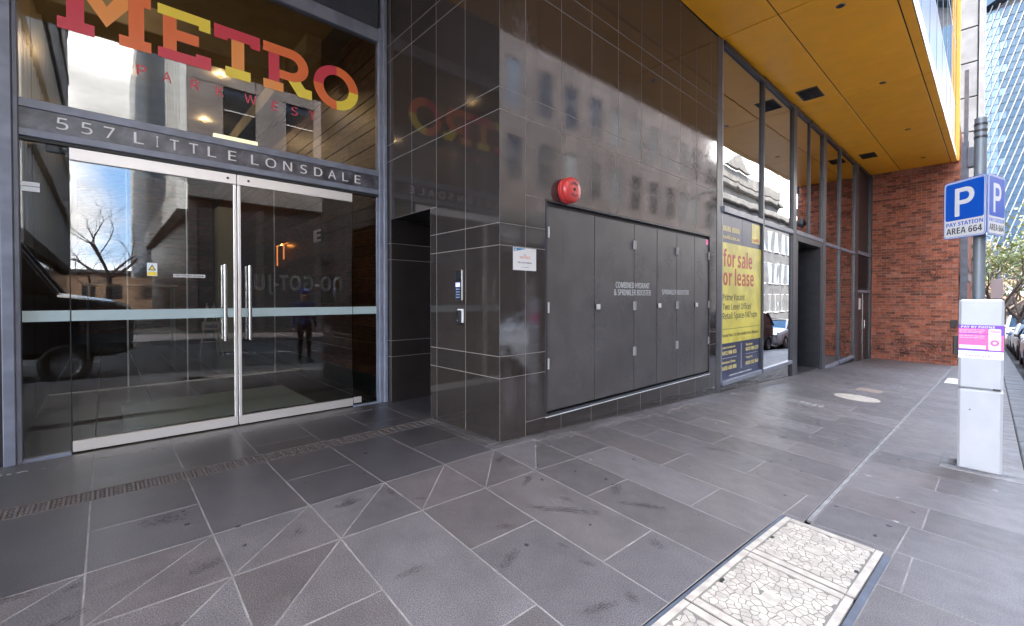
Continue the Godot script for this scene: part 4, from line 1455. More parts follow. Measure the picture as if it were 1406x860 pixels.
	for p in [[Vector3(-0.2, 0, 0.12), Vector3(-0.06, 1.1, 0)], [Vector3(0.2, 0, 0.12), Vector3(0.06, 1.1, 0)], [Vector3(-0.16, 0, -0.22), Vector3(-0.04, 1.05, 0)], [Vector3(0.16, 0, -0.22), Vector3(0.04, 1.05, 0)]]:
		st = ST()
		tube(st, p, [0.011, 0.011], 8)
		obj("leg", st, M.white_paint, ez)
	bx(ez, "ledge", M.white_paint, Vector3(-0.19, 0.3, 0.08), Vector3(0.19, 0.32, 0.11), 0.002)
	bx(ez, "card", M.white_paint, Vector3(-0.16, 0.55, 0.07), Vector3(0.16, 0.72, 0.09), 0.002)
	text(ez, "lettering", "media", true, plane_at(Vector3(0, 0, 0.09), Vector3.RIGHT), -0.1, 0.59, 0.2, 0.09, M.sign_blue, 0.002)
	var pc := thing("pale_column", "pale greenish column seen between the door handles", "column", Vector3(-0.45, 0, -8.8))
	bx(pc, "shaft", mat("column_pale", Color(0.42, 0.45, 0.36), 0.6), Vector3(-0.16, 0.02, -0.16), Vector3(0.16, 3.2, 0.16), 0.01)
	var ex := thing("wall_letter", "pale letter E fixed to the lobby wall", "letter", Vector3(0, 0, 0))
	text(ex, "letter", "E", true, plane_at(Vector3(-0.03, 2.06, -4.32), Vector3(0, 0, 1)), 0, 0, 0.27, 0.18, M.letter_white, 0.02)
	# lit fittings
	var i2 := 0
	for p in [Vector3(-2.3, 4.598, -3.4), Vector3(-1.1, 4.598, -5.2), Vector3(-2.2, 4.598, -6.0), Vector3(-1.0, 4.598, -7.4), Vector3(-2.2, 4.598, -9.0), Vector3(-1.2, 4.598, -10.6)]:
		var d := thing("lobby_downlight", "small lit warm round downlight in the lobby ceiling, number %s from the doors" % ["one", "two", "three", "four", "five", "six"][i2], "downlight", p, 0, "lit downlights in the lobby")
		i2 += 1
		st = ST()
		lathe(st, [Vector2(0.04, 0.0), Vector2(0.04, 0.03), Vector2(0.025, 0.05), Vector2(0.0, 0.055)], Transform3D(Basis(Vector3.RIGHT, PI / 2), Vector3.ZERO), 16)
		obj("lamp_glass", st, M.glow_warm, d)
		lamp(d, Vector3(0, -0.025, 0), Color(1.0, 0.82, 0.6), 0.04)
	var b := thing("light_bar", "long horizontal lit white strip light inside the lobby", "strip light", Vector3(-0.83, 3.78, -5.6))
	bx(b, "diffuser", M.glow_white, Vector3(-0.31, -0.035, -0.03), Vector3(0.31, 0.035, 0.03), 0.004)
	lamp(b, Vector3(0, 0, 0), Color(1.0, 0.95, 0.8), 0.04)
	var w := thing("wall_lamp", "thin orange lit lamp frame on the lobby wall", "wall lamp", Vector3(-0.06, 2.0, -5.9))
	for p in [[Vector3(-0.02, 0.16, -0.35), Vector3(0.0, 0.175, 0.35)], [Vector3(-0.02, -0.2, -0.3), Vector3(0, 0.16, -0.285)], [Vector3(-0.02, -0.1, 0.1), Vector3(0, 0.16, 0.115)]]:
		bx(w, "tube", M.glow_orange, p[0], p[1], 0.003)
	lamp(w, Vector3(-0.01, 0.167, 0), Color(1.0, 0.6, 0.25), 0.01)

func lamp(parent: Node3D, at: Vector3, c: Color, e: float) -> void:
	var o := OmniLight3D.new()
	o.name = "lamp_light"
	o.light_color = c
	o.light_energy = e
	o.light_size = 0.012
	o.omni_range = 20.0
	o.omni_attenuation = 2.0
	o.shadow_enabled = true
	parent.add_child(o)
	o.position = at

# ---------------------------------------------------------------- pay column and parking signs
func build_pay() -> void:
	var gy := G(3.3, 2.72)
	var p := thing("pay_column", "tall pale grey parking pay column with a purple and pink label", "pay station", Vector3(3.13, 0, 2.714))
	var st := ST()
	cbox(st, Vector3(0, gy - 0.02, -0.135), Vector3(0.3, 0.41, 0.135), 0.016)
	obj("lower_cabinet", st, M.pay_paint, p)
	st = ST()
	cbox(st, Vector3(0, 0.4145, -0.135), Vector3(0.3, 1.192, 0.135), 0.016)
	obj("upper_cabinet", st, M.pay_paint, p)
	bx(p, "lock_slot", M.print_dark, Vector3(-0.0015, 0.417, 0.075), Vector3(0.001, 0.43, 0.118), 0)
	bx(p, "rivet", M.dark_metal, Vector3(-0.0015, 0.226, -0.065), Vector3(0.001, 0.236, -0.055), 0)
	bx(p, "rear_box", M.black, Vector3(0.12, 0.69, -0.175), Vector3(0.24, 0.86, -0.135), 0.006)
	var T := plane_at(Vector3(-0.0005, 0, 0), Vector3(0, 0, 1))
	var R := func(called, m, x0, y0, x1, y1, z0):
		var s := ST()
		raised(s, rect(x0, y0, x1, y1), T, 0.0012, z0)
		return obj(called, s, m, p)
	R.call("label_backing", M.pale_print, -0.134, 0.68, 0.134, 0.97, 0.0)
	R.call("label_purple", M.purple, -0.134, 0.745, 0.134, 0.97, 0.0013)
	R.call("label_pink", M.pink, -0.134, 0.898, 0.05, 0.938, 0.0026)
	R.call("label_pink", M.pink, -0.134, 0.762, 0.05, 0.89, 0.0026)
	R.call("label_pink", M.pink, 0.05, 0.756, 0.134, 0.885, 0.0026)
	var s2 := ST()
	raised(s2, rrect(0.045, 0.757, 0.118, 0.94, 0.01), T, 0.0012, 0.004)
	obj("phone_picture", s2, M.white_paint, p)
	R.call("phone_bar", M.pink, 0.055, 0.912, 0.11, 0.92, 0.0053)
	s2 = ST()
	lathe(s2, [Vector2(0.026, 0.0), Vector2(0.026, 0.0012), Vector2(0.012, 0.0012), Vector2(0.012, 0.0)], T * Transform3D(Basis.IDENTITY, Vector3(0.082, 0.82, 0.0052)), 20)
	obj("phone_ring", s2, M.pink, p)
	R.call("white_lines", M.pale_print, -0.13, 0.764, 0.03, 0.795, 0.004)
	for i in 3:
		text(p, "lettering", ["Look for a park number", "on the sign near you,", "shown to your bay."][i], true, T, -0.128, 0.928 - i * 0.0125 - 0.004, 0.155 - i * 0.008, 0.009, M.white_paint, 0.0012, 0.004)
	for i in 2:
		text(p, "lettering", ["Pay the easy way with", "your phone right here"][i], true, T, -0.128, 0.87 - i * 0.016, 0.15, 0.01, M.white_paint, 0.0012, 0.004)
	for i in 2:
		text(p, "lettering", ["Start and stop anytime", "No coins needed"][i], false, T, -0.126, 0.783 - i * 0.013, 0.15 - i * 0.03, 0.008, M.sign_blue, 0.0012, 0.0053)
	text(p, "lettering", "PAY BY PHONE", true, T, -0.118, 0.944, 0.2, 0.018, M.white_paint, 0.0012, 0.0027)
	text(p, "lettering", "EasyPark", true, T, -0.09, 0.69, 0.15, 0.026, mat("lilac", Color(0.32, 0.2, 0.45), 0.5), 0.0012, 0.0013)
	text(p, "lettering", "by PayStay", true, T, -0.062, 0.723, 0.09, 0.014, mat("teal", Color(0.03, 0.25, 0.25), 0.5), 0.0012, 0.0013)
	bx(p, "plinth_pad", M.concrete_pad, Vector3(0.0, gy - 0.06, -0.14), Vector3(0.31, gy + 0.012, 0.14), 0.006)
	st = ST()
	slab(st, gring(3.0, 3.62, 2.47, 2.975).map(func(v): return v + UP * 0.007), UP, 0.03, 0.0, 0.004)
	var pad := obj("footing_pad", st, M.concrete_pad)
	tag(pad, "worn pale concrete footing patch round the foot of the pay column", "footing")

	var g := thing("sign_post", "round galvanised steel post behind the pay column carrying the parking signs", "post", Vector3(3.68, G(3.68, 2.69), 2.69))
	st = ST()
	var base := G(3.68, 2.69)
	tube(st, [Vector3(0, -0.02, 0), Vector3(0, 2.9 - base, 0)], [0.043, 0.043], 20)
	obj("post", st, M.galv, g)
	for y in [2.84, 2.78, 2.72]:
		st = ST()
		tube(st, [Vector3(0, y - base - 0.01, 0), Vector3(0, y - base + 0.01, 0)], [0.047, 0.047], 20)
		obj("clamp", st, M.dark_metal, g)
	bx(g, "bracket", M.galv, Vector3(-0.1, 2.25 - base, -0.02), Vector3(0.0, 2.29 - base, 0.02), 0.004)
	bx(g, "bracket", M.galv, Vector3(-0.1, 1.83 - base, -0.02), Vector3(0.0, 1.87 - base, 0.02), 0.004)
	var C := Vector3(3.46, 0, 2.742)
	var k := 0
	for s in [[Vector3(-0.71, 0, 0.704), Vector3(0.71, 0, -0.704) * 0.425], [Vector3(0.966, 0, 0.259), Vector3(0.966, 0, 0.259) * 0.006]]:
		var xd: Vector3 = (s[0] as Vector3).normalized()
		var sg := thing("parking_sign", ["blue and white parking sign with P and AREA 664, facing the footpath", "blue and white parking sign with P and AREA 664, edge on and facing the road"][k], "parking sign", Vector3.ZERO, 0, "parking signs on the post")
		k += 1
		var Q := plane_at(C + s[1] + UP * 1.782, xd)
		var w := 0.418
		var h := 0.556
		for a in [["plate", 0.0, 0.035, M.galv, -0.003, 0.003], ["blue_border", 0.0, 0.035, M.sign_blue, 0.0, 0.0006], ["white_field", 0.006, 0.03, M.white_paint, 0.0007, 0.0006], ["thin_border", 0.013, 0.026, M.sign_blue, 0.0014, 0.0006], ["white_panel", 0.017, 0.023, M.white_paint, 0.0021, 0.0006], ]:
			st = ST()
			raised(st, rrect(a[1], a[1], w - a[1], h - a[1], a[2]), Q, a[5], a[4])
			obj(a[0], st, a[3], sg)
		st = ST()
		raised(st, rrect(0.022, 0.175, w - 0.022, h - 0.022, 0.02), Q, 0.0006, 0.0028)
		obj("blue_panel", st, M.sign_blue, sg)
		# the P
		var pp := PackedVector2Array([Vector2(0.118, 0.21), Vector2(0.118, 0.48)])
		for i in 11:
			var a := PI / 2 - PI * i / 10
			pp.append(Vector2(0.225 + 0.083 * cos(a), 0.4 + 0.08 * sin(a)))
		pp.append_array([Vector2(0.165, 0.32), Vector2(0.165, 0.21)])
		st = ST()
		raised(st, pp, Q, 0.0006, 0.0035)
		var po := obj("letter", st, M.white_paint, sg)
		var ph := PackedVector2Array([Vector2(0.165, 0.362), Vector2(0.165, 0.438)])
		for i in 9:
			var a := PI / 2 - PI * i / 8
			ph.append(Vector2(0.222 + 0.038 * cos(a), 0.4 + 0.038 * sin(a)))
		st = ST()
		raised(st, ph, Q, 0.0006, 0.0042)
		obj("letter_counter", st, M.sign_blue, po)
		text(sg, "lettering", "PAY STATION", true, Q, 0.03, 0.12, 0.36, 0.036, M.sign_blue, 0.0006, 0.0028)
		text(sg, "lettering", "AREA 664", true, Q, 0.032, 0.042, 0.35, 0.06, M.print_dark, 0.0006, 0.0028)

	# marks in the paving
	var ov := thing("round_cover", "pale round cover plate set in the paving before the doorway", "cover plate")
	st = ST()
	var ring := []
	for i in 28:
		var t := TAU * i / 28
		var v := Vector3(6.33 + 0.31 * cos(t), 0, 1.34 + 0.29 * sin(t))
		ring.append(Vector3(v.x, G(v.x, v.z) + 0.004, v.z))
	slab(st, ring, UP, 0.01, 0.0, 0.002)
	obj("plate", st, M.lid_metal, ov)
	var tp := thing("faded_stencil", "row of faded pale stencilled bars on the paving before the shop window", "paving mark")
	for i in 7:
		st = ST()
		var z := 0.68 + i * 0.078
		slab(st, gring(4.82, 5.02, z, z + 0.05).map(func(v): return v + UP * 0.0015), UP, 0.002, 0.0, 0.0005)
		obj("bar", st, mat("worn_mark", Color(0.2, 0.2, 0.205), 0.9) if not M.has("worn_mark") else M.worn_mark, tp)
	var pit := thing("white_pit_lid", "small white rectangular pit lid in the paving left of the pay column", "pit lid")
	st = ST()
	slab(st, gring(10.7, 11.9, 2.1, 2.5).map(func(v): return v + UP * 0.004), UP, 0.02, 0.0, 0.003)
	obj("lid", st, M.white_paint, pit)
	var bp := thing("brown_patch", "small brownish worn patch of paving beside the round cover", "paving patch")
	st = ST()
	slab(st, gring(7.3, 7.75, 1.15, 1.5).map(func(v): return v + UP * 0.002), UP, 0.002, 0.0, 0.0005)
	obj("patch", st, mat("tan_stone", Color(0.2, 0.15, 0.125), 0.8), bp)
	var sp := ST()
	for i in 34:
		var px := rng.randf_range(0.3, 12.0)
		var pz := rng.randf_range(0.2, 2.9)
		var r := rng.randf_range(0.006, 0.02)
		var rr := []
		for j in 7:
			var t := TAU * j / 7
			var v := Vector3(px + cos(t) * r * rng.randf_range(0.6, 1.3), 0, pz + sin(t) * r * rng.randf_range(0.6, 1.3))
			rr.append(Vector3(v.x, G(v.x, v.z) + 0.0012, v.z))
		slab(sp, rr, UP, 0.001, 0.0, 0.0003)
	var gum := obj("pale_gum_spots", sp, mat("gum_pale", Color(0.25, 0.24, 0.25), 0.9))
	gum.set_meta("kind", "stuff")
	gum.set_meta("label", "scattered small pale gum and paint spots on the paving")
	sp = ST()
	for i in 90:
		var px := rng.randf_range(-3.0, 7.0)
		var pz := rng.randf_range(0.05, 2.9) if px > 0 else rng.randf_range(-0.7, 2.4)
		if px < 0.9 and pz > 1.8:
			continue
		var r := rng.randf_range(0.006, 0.017)
		var rr := []
		for j in 8:
			var t := TAU * j / 8
			var v := Vector3(px + cos(t) * r * rng.randf_range(0.6, 1.3), 0, pz + sin(t) * r * rng.randf_range(0.5, 1.3))
			rr.append(Vector3(v.x, G(v.x, v.z) + 0.001, v.z))
		slab(sp, rr, UP, 0.001, 0.0, 0.0003)
	gum = obj("dark_gum_spots", sp, mat("gum_dark", Color(0.022, 0.021, 0.024), 0.8))
	gum.set_meta("kind", "stuff")
	gum.set_meta("label", "scattered small dark gum spots trodden into the paving")

# ---------------------------------------------------------------- dust and stains that lie on the surfaces
func smudge_picture(sd: int) -> ImageTexture:
	var n := FastNoiseLite.new()
	n.seed = sd
	n.frequency = 0.03
	n.fractal_octaves = 5
	n.fractal_gain = 0.65
	var im := Image.create(256, 256, false, Image.FORMAT_RGBA8)
	for y in 256:
		for x in 256:
			var r := Vector2(x - 127.5, y - 127.5).length() / 127.5
			var v := n.get_noise_2d(x, y) * 1.3 + 0.45 - r * r * 0.9
			im.set_pixel(x, y, Color(1, 1, 1, clampf(v * 1.2, 0, 1) * clampf((1.0 - r) * 4.0, 0, 1)))
	return ImageTexture.create_from_image(im)

func smudge_mat(name_: String, c: Color, a: float, sd: int, rough := 0.8) -> StandardMaterial3D:
	var m := mat(name_, c, rough)
	m.transparency = BaseMaterial3D.TRANSPARENCY_ALPHA
	m.albedo_texture = smudge_picture(sd)
	m.albedo_color.a = a
	return m

func uvquad(st: SurfaceTool, p: Array, n: Vector3) -> void:
	var uv := [Vector2(0, 0), Vector2(1, 0), Vector2(1, 1), Vector2(0, 1)]
	var f := [0, 1, 2, 0, 2, 3]
	if ((p[0] - p[2]) as Vector3).cross(p[0] - p[1]).dot(n) < 0:
		f = [0, 2, 1, 0, 3, 2]
	for i in f:
		st.set_normal(n)
		st.set_uv(uv[i])
		st.add_vertex(p[i])

func floor_smudge(st: SurfaceTool, x: float, z: float, a: float, b: float, turn: float, lift: float) -> void:
	var u := Vector2(cos(turn), sin(turn)) * a
	var v := Vector2(-sin(turn), cos(turn)) * b
	var p := []
	for k in [[-1, -1], [1, -1], [1, 1], [-1, 1]]:
		var q: Vector2 = Vector2(x, z) + u * k[0] + v * k[1]
		p.append(Vector3(q.x, G(q.x, q.y) + lift, q.y))
	uvquad(st, p, UP)

func mark(called: String, label: String, st: SurfaceTool, m: Material) -> void:
	var o := obj(called, st, m)
	o.set_meta("kind", "stuff")
	o.set_meta("label", label)

func build_marks() -> void:
	var r2 := RandomNumberGenerator.new()
	r2.seed = 99
	var st := ST()
	for q in [[-2.75, 0.13, 0.16, 0.05, 0.1], [-2.25, 0.35, 0.14, 0.06, -0.5], [-2.1, 0.42, 0.1, 0.05, -0.4], [-1.86, 0.4, 0.09, 0.06, -0.3], [-1.72, 0.33, 0.1, 0.05, 1.2], [-2.2, -0.25, 0.16, 0.1, 0.2], [-0.98, 1.2, 0.13, 0.04, -0.4], [-0.4, 1.06, 0.3, 0.05, 0.75], [0.05, 1.3, 0.22, 0.04, 0.8], [0.1, 1.08, 0.13, 0.05, -0.5], [-1.4, 1.0, 0.12, 0.03, 0.0], [0.55, 0.12, 0.12, 0.05, 0.0], [0.9, 0.2, 0.1, 0.04, 0.3], [-2.6, 0.5, 0.2, 0.04, -0.5]]:
		floor_smudge(st, q[0], q[1], q[2], q[3], q[4], 0.0014)
	for i in 45:
		floor_smudge(st, r2.randf_range(-2.9, 8.0), r2.randf_range(0.2, 1.75), r2.randf_range(0.04, 0.16), r2.randf_range(0.02, 0.05), r2.randf() * TAU, 0.0016)
	mark("dark_scuffs", "dark scuffs and dried water marks on the paving", st, smudge_mat("scuff", Color(0.028, 0.026, 0.028), 0.5, 31, 0.55))
	st = ST()
	for i in 60:
		var big := i < 26
		floor_smudge(st, r2.randf_range(-3.0, 9.0), r2.randf_range(0.15, 1.8), r2.randf_range(0.15, 0.4) if big else 0.05, r2.randf_range(0.08, 0.2) if big else 0.02, r2.randf() * TAU, 0.0019)
	mark("pale_wear", "pale worn patches on the paving", st, smudge_mat("wear", Color(0.3, 0.285, 0.29), 0.13, 32))
	st = ST()
	for i in 34:
		var x := i * 0.24 - 0.05
		floor_smudge(st, x, 0.1 + r2.randf_range(-0.02, 0.03), 0.3, 0.13 + r2.randf_range(0, 0.08), r2.randf_range(-0.1, 0.1), 0.0011)
	for i in 6:
		floor_smudge(st, -0.08, -0.1 - i * 0.14, 0.1, 0.2, 0.0, 0.0011)
	mark("wall_foot_dust", "pale dust gathered along the foot of the tiled wall", st, smudge_mat("dust", Color(0.42, 0.4, 0.39), 0.3, 33, 0.95))
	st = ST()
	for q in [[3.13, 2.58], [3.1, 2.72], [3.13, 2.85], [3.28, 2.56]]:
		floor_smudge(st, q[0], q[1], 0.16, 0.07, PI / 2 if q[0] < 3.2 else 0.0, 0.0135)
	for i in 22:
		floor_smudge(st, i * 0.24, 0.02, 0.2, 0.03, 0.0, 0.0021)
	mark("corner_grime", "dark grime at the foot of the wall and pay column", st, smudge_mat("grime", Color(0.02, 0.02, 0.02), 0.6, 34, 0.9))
	# bloom and rub marks on the wall tiles and cupboard doors
	st = ST()
	for q in [[0.12, 2.45, 0.1, 0.1], [0.1, 1.7, 0.13, 0.14], [0.35, 1.25, 0.16, 0.3], [0.1, 0.4, 0.12, 0.35], [0.4, 0.3, 0.14, 0.3], [0.2, 2.9, 0.2, 0.3], [0.25, 3.5, 0.2, 0.35]]:
		uvquad(st, [Vector3(q[0] - q[2], q[1] - q[3], 0.0012), Vector3(q[0] + q[2], q[1] - q[3], 0.0012), Vector3(q[0] + q[2], q[1] + q[3], 0.0012), Vector3(q[0] - q[2], q[1] + q[3], 0.0012)], Vector3(0, 0, 1))
	for i in 26:
		var x := r2.randf_range(0.1, 3.9)
		var y := r2.randf_range(2.2, 3.5)
		var a := r2.randf_range(0.06, 0.2)
		uvquad(st, [Vector3(x - a, y - a * 1.6, 0.0014), Vector3(x + a, y - a * 1.6, 0.0014), Vector3(x + a, y + a * 1.6, 0.0014), Vector3(x - a, y + a * 1.6, 0.0014)], Vector3(0, 0, 1))
	mark("tile_bloom", "faint pale bloom on the polished wall tiles", st, smudge_mat("bloom", Color(0.2, 0.18, 0.18), 0.32, 35, 0.5))
	st = ST()
	for i in 46:
		var x := r2.randf_range(0.66, 3.9)
		var y := r2.randf_range(0.25, 1.9)
		var a := r2.randf_range(0.015, 0.06) if i % 2 else r2.randf_range(0.1, 0.22)
		var h := r2.randf_range(0.1, 0.35)
		h = minf(h, minf(y - 0.16, 2.03 - y))
		uvquad(st, [Vector3(x - a, y - h, -0.0032), Vector3(x + a, y - h, -0.0032), Vector3(x + a, y + h, -0.0032), Vector3(x - a, y + h, -0.0032)], Vector3(0, 0, 1))
	mark("door_rubs", "faint rub marks and streaks on the cupboard doors", st, smudge_mat("rub", Color(0.17, 0.165, 0.175), 0.25, 36, 0.5))
	st = ST()
	for i in 20:
		var z := r2.randf_range(0.1, 1.95)
		var y := r2.randf_range(-0.6, -0.2) if i < 12 else r2.randf_range(0.2, 4.5)
		var a := r2.randf_range(0.15, 0.4)
		var h := minf(a * r2.randf_range(0.5, 1.2), y + 0.78)
		uvquad(st, [Vector3(16.483, y - h, z - a), Vector3(16.483, y - h, z + a), Vector3(16.483, y + h, z + a), Vector3(16.483, y + h, z - a)], Vector3(-1, 0, 0))
	mark("brick_grime", "dark grime near the foot of the brick wall", st, smudge_mat("brick_dirt", Color(0.05, 0.03, 0.025), 0.4, 38, 0.9))
	st = ST()
	for i in 16:
		var z := r2.randf_range(-0.11, 0.11)
		var y := r2.randf_range(-0.28, -0.1) if i < 8 else r2.randf_range(-0.1, 1.1)
		var a := r2.randf_range(0.012, 0.05)
		uvquad(st, [Vector3(3.1294, y - a, z - 0.02), Vector3(3.1294, y - a, z + 0.02), Vector3(3.1294, y + a, z + 0.02), Vector3(3.1294, y + a, z - 0.02)], Vector3(-1, 0, 0))
	mark("column_scuffs", "small grey scuffs on the pay column", st, smudge_mat("column_scuff", Color(0.25, 0.25, 0.26), 0.4, 37))

# ---------------------------------------------------------------- cars
# stations along the car, nose at -x: [x, half width, sill, belt height]
func make_car(label: String, paint: Material, kind: String, grp: String) -> Node3D:
	var c := thing("parked_car", label, "car", Vector3.ZERO, 0, grp)
	var van := kind == "van"
	var suv := kind == "suv"
	var up := 0.12 if suv else 0.48 if van else 0.0
	var body := [[-2.3, 0.55, 0.42, 0.62], [-2.24, 0.74, 0.26, 0.74], [-2.0, 0.86, 0.2, 0.84], [-1.4, 0.9, 0.2, 0.93], [-0.95, 0.91, 0.2, 0.98], [0.3, 0.92, 0.2, 0.98], [1.4, 0.91, 0.2, 1.0], [1.95, 0.88, 0.22, 1.0], [2.2, 0.8, 0.28, 0.95], [2.28, 0.62, 0.42, 0.8]]
	var ext := 0.0
	var st := ST()
	var rings := []
	for b in body:
		var h: float = b[3] + up * 1.2
		var lo: float = b[2] + up * 0.5
		var w: float = b[1]
		var r := []
		for q in [[0.8, lo], [0.97, lo + 0.1], [1.0, lo + (h - lo) * 0.45], [0.985, h - 0.14], [0.94, h - 0.03], [0.8, h], [0.0, h + 0.035]]:
			r.append(Vector3(b[0], q[1], w * q[0]))
		for q in range(5, -1, -1):
			r.append(Vector3(b[0], r[q].y, -r[q].z))
		rings.append(r)
	for i in rings.size() - 1:
		for k in rings[i].size() - 1:
			var m: Vector3 = (rings[i][k] + rings[i + 1][k + 1]) / 2
			quad(st, rings[i][k], rings[i + 1][k], rings[i + 1][k + 1], rings[i][k + 1], Vector3(m.x * 0.1, m.y - 0.6, m.z * 1.5))
	for e in [0, rings.size() - 1]:
		for k in range(1, rings[e].size() - 1):
			tri(st, rings[e][0], rings[e][k], rings[e][k + 1], Vector3(-1 if e == 0 else 1, 0, 0))
	obj("body", st, paint, c)
	# cabin: glass and roof
	var rf := 1.43 + up * 2.2
	var bl := 0.97 + up * 1.2
	var f0 := -1.0 if not van else -1.3
	var f1 := -0.25 if not van else -0.75
	var r0 := 1.15 if not (suv or van) else 1.95
	var r1 := 1.95 if not (suv or van) else 2.2
	var A := [Vector3(f0, bl, 0.8), Vector3(r1, bl, 0.8), Vector3(r0, rf - 0.06, 0.64), Vector3(f1, rf - 0.06, 0.64)]
	st = ST()
	for s in [-1, 1]:
		var p := A.map(func(v): return Vector3(v.x, v.y, v.z * s))
		quad(st, p[0], p[1], p[2], p[3], Vector3(0, 0.3, s))
	for e in [[0, 3], [1, 2]]:
		quad(st, A[e[0]], A[e[1]], A[e[1]] * Vector3(1, 1, -1), A[e[0]] * Vector3(1, 1, -1), Vector3(-1 if e[0] == 0 else 1, 0.5, 0))
	obj("windows", st, M.car_glass, c)
	st = ST()
	var top := [Vector3(f1, rf - 0.06, 0.64), Vector3(r0, rf - 0.06, 0.64)]
	for s in [-1, 1]:
		for v in [[0.64, -0.06, 0.55, -0.01], [0.55, -0.01, 0.0, 0.02]]:
			quad(st, Vector3(f1, rf + v[1], v[0] * s), Vector3(r0, rf + v[1], v[0] * s), Vector3(r0, rf + v[3], v[2] * s), Vector3(f1, rf + v[3], v[2] * s), Vector3(0, 1, 0.2 * s))
	obj("roof", st, M.car_silver if van else paint, c)
	for s in [-1, 1]:
		for e in [[A[0], A[3]], [A[1], A[2]], [Vector3(0.45, bl, 0.805), Vector3(0.45, rf - 0.06, 0.645)]]:
			st = ST()
			tube(st, [e[0] * Vector3(1, 1, s), e[1] * Vector3(1, 1, s)], [0.045, 0.04], 6)
			obj("pillar", st, paint, c)
		st = ST()
		cbox(st, Vector3(-0.85, bl + 0.02, s * 0.9 - 0.07), Vector3(-0.68, bl + 0.16, s * 0.9 + 0.07), 0.03)
		obj("mirror", st, paint, c)
		for wx in [-1.42, 1.38]:
			st = ST()
			var W := Transform3D(Basis.IDENTITY if s > 0 else Basis(Vector3.UP, PI), Vector3(wx, 0.34, s * 0.78))
			lathe(st, [Vector2(0.2, 0.12), Vector2(0.3, 0.13), Vector2(0.34, 0.1), Vector2(0.34, -0.1), Vector2(0.2, -0.12)], W, 20)
			var wh := obj("wheel", st, M.rubber, c)
			st = ST()
			lathe(st, [Vector2(0.21, 0.125), Vector2(0.19, 0.09), Vector2(0.05, 0.1), Vector2(0.0, 0.11)], W, 14)
			obj("rim", st, M.car_silver, wh)
		bx(c, "headlight", M.lamp_glass, Vector3(-2.27, 0.6 + up, s * 0.66 - 0.14), Vector3(-2.1, 0.73 + up, s * 0.66 + 0.14), 0.04)
		bx(c, "tail_light", M.red_paint, Vector3(2.1, 0.75 + up, s * 0.66 - 0.12), Vector3(2.285, 0.9 + up, s * 0.66 + 0.12), 0.03)
		bx(c, "grille", M.black, Vector3(-2.325, 0.48 + up, s * 0.16 - 0.13), Vector3(-2.2, 0.68 + up, s * 0.16 + 0.13), 0.03)
	bx(c, "lower_grille", M.black, Vector3(-2.3, 0.28 + up * 0.5, -0.5), Vector3(-2.15, 0.4 + up * 0.5, 0.5), 0.02)
	return c

func park(c: Node3D, x: float, z: float, back := false) -> void:
	var y := road(x)
	c.position = Vector3(x, y, z)
	var sl := atan((road(x + 1) - road(x - 1)) / 2.0)
	c.basis = Basis(Vector3(0, 0, 1), sl) * Basis(UP, PI if back else 0.0)

func build_cars() -> void:
	var grp := "cars parked along the near kerb"
	park(make_car("white car with twin grille, nearest at the kerb beyond the pay column", M.car_white, "car", grp), 6.2, 4.4)
	var protos := {}
	var list := [["silver car", "car", M.car_silver, 11.4], ["dark suv", "suv", M.car_dark, 16.6], ["white car", "car", M.car_white, 21.7], ["black car", "car", M.car_dark, 27.9], ["white suv", "suv", M.car_white, 33.2], ["blue car", "car", M.car_blue, 38.6], ["dark car", "car", M.car_dark, 44.0], ["white van", "van", M.car_white, 49.5], ["silver car", "car", M.car_silver, 55.2], ["dark suv", "suv", M.car_dark, 61.0]]
	var lab := ["silver car parked at the kerb second from the pay column, behind the white one", "dark blue black suv parked at the kerb, mirrored in the shop window", "white car parked at the kerb behind the dark suv, mirrored in the shop window", "black car whose nose shows at the right edge of the picture", "white suv parked behind the black car at the right edge", "blue car parked behind the white suv far down the kerb", "dark car parked behind the blue car far down the kerb", "white van parked far down the kerb under the trees", "silver car far down the kerb behind the white van", "dark suv farthest along the parked row"]
	for i in list.size():
		var l: Array = list[i]
		park(make_car(lab[i], l[2], l[1], grp), l[3], 4.42)
	park(make_car("dark van with silver roof at the kerb before the entrance, mirrored in the door glass", M.car_dark, "van", grp), -4.35, 4.6, true)
	park(make_car("white car driving on the far side of the road, mirrored in the dark wall", M.car_white, "car", ""), 9.3, 8.4)

# ---------------------------------------------------------------- trees
func limb(st: SurfaceTool, tips: Array, p: Vector3, d: Vector3, len_: float, r: float, depth: int, r2: RandomNumberGenerator) -> void:
	var pts := [p]
	var rad := [r]
	var q := p
	var dir := d
	for i in 3:
		dir = (dir + Vector3(r2.randf_range(-1, 1), r2.randf_range(-0.5, 0.8), r2.randf_range(-1, 1)) * 0.18).normalized()
		q += dir * len_ / 3
		pts.append(q)
		rad.append(r * (1.0 - 0.14 * (i + 1)))
	tube(st, pts, rad, 7 if depth > 2 else 4, false)
	if depth <= 2:
		tips.append([q, dir])
		tips.append([pts[1], dir])
	if depth == 0:
		return
	for k in (3 if depth > 1 else 2):
		var nd := (dir + Vector3(r2.randf_range(-1, 1), r2.randf_range(-0.35, 0.7), r2.randf_range(-1, 1)) * 0.85).normalized()
		limb(st, tips, pts[3] if k < 2 else pts[2], nd, len_ * r2.randf_range(0.62, 0.82), rad[3] * 0.66, depth - 1, r2)

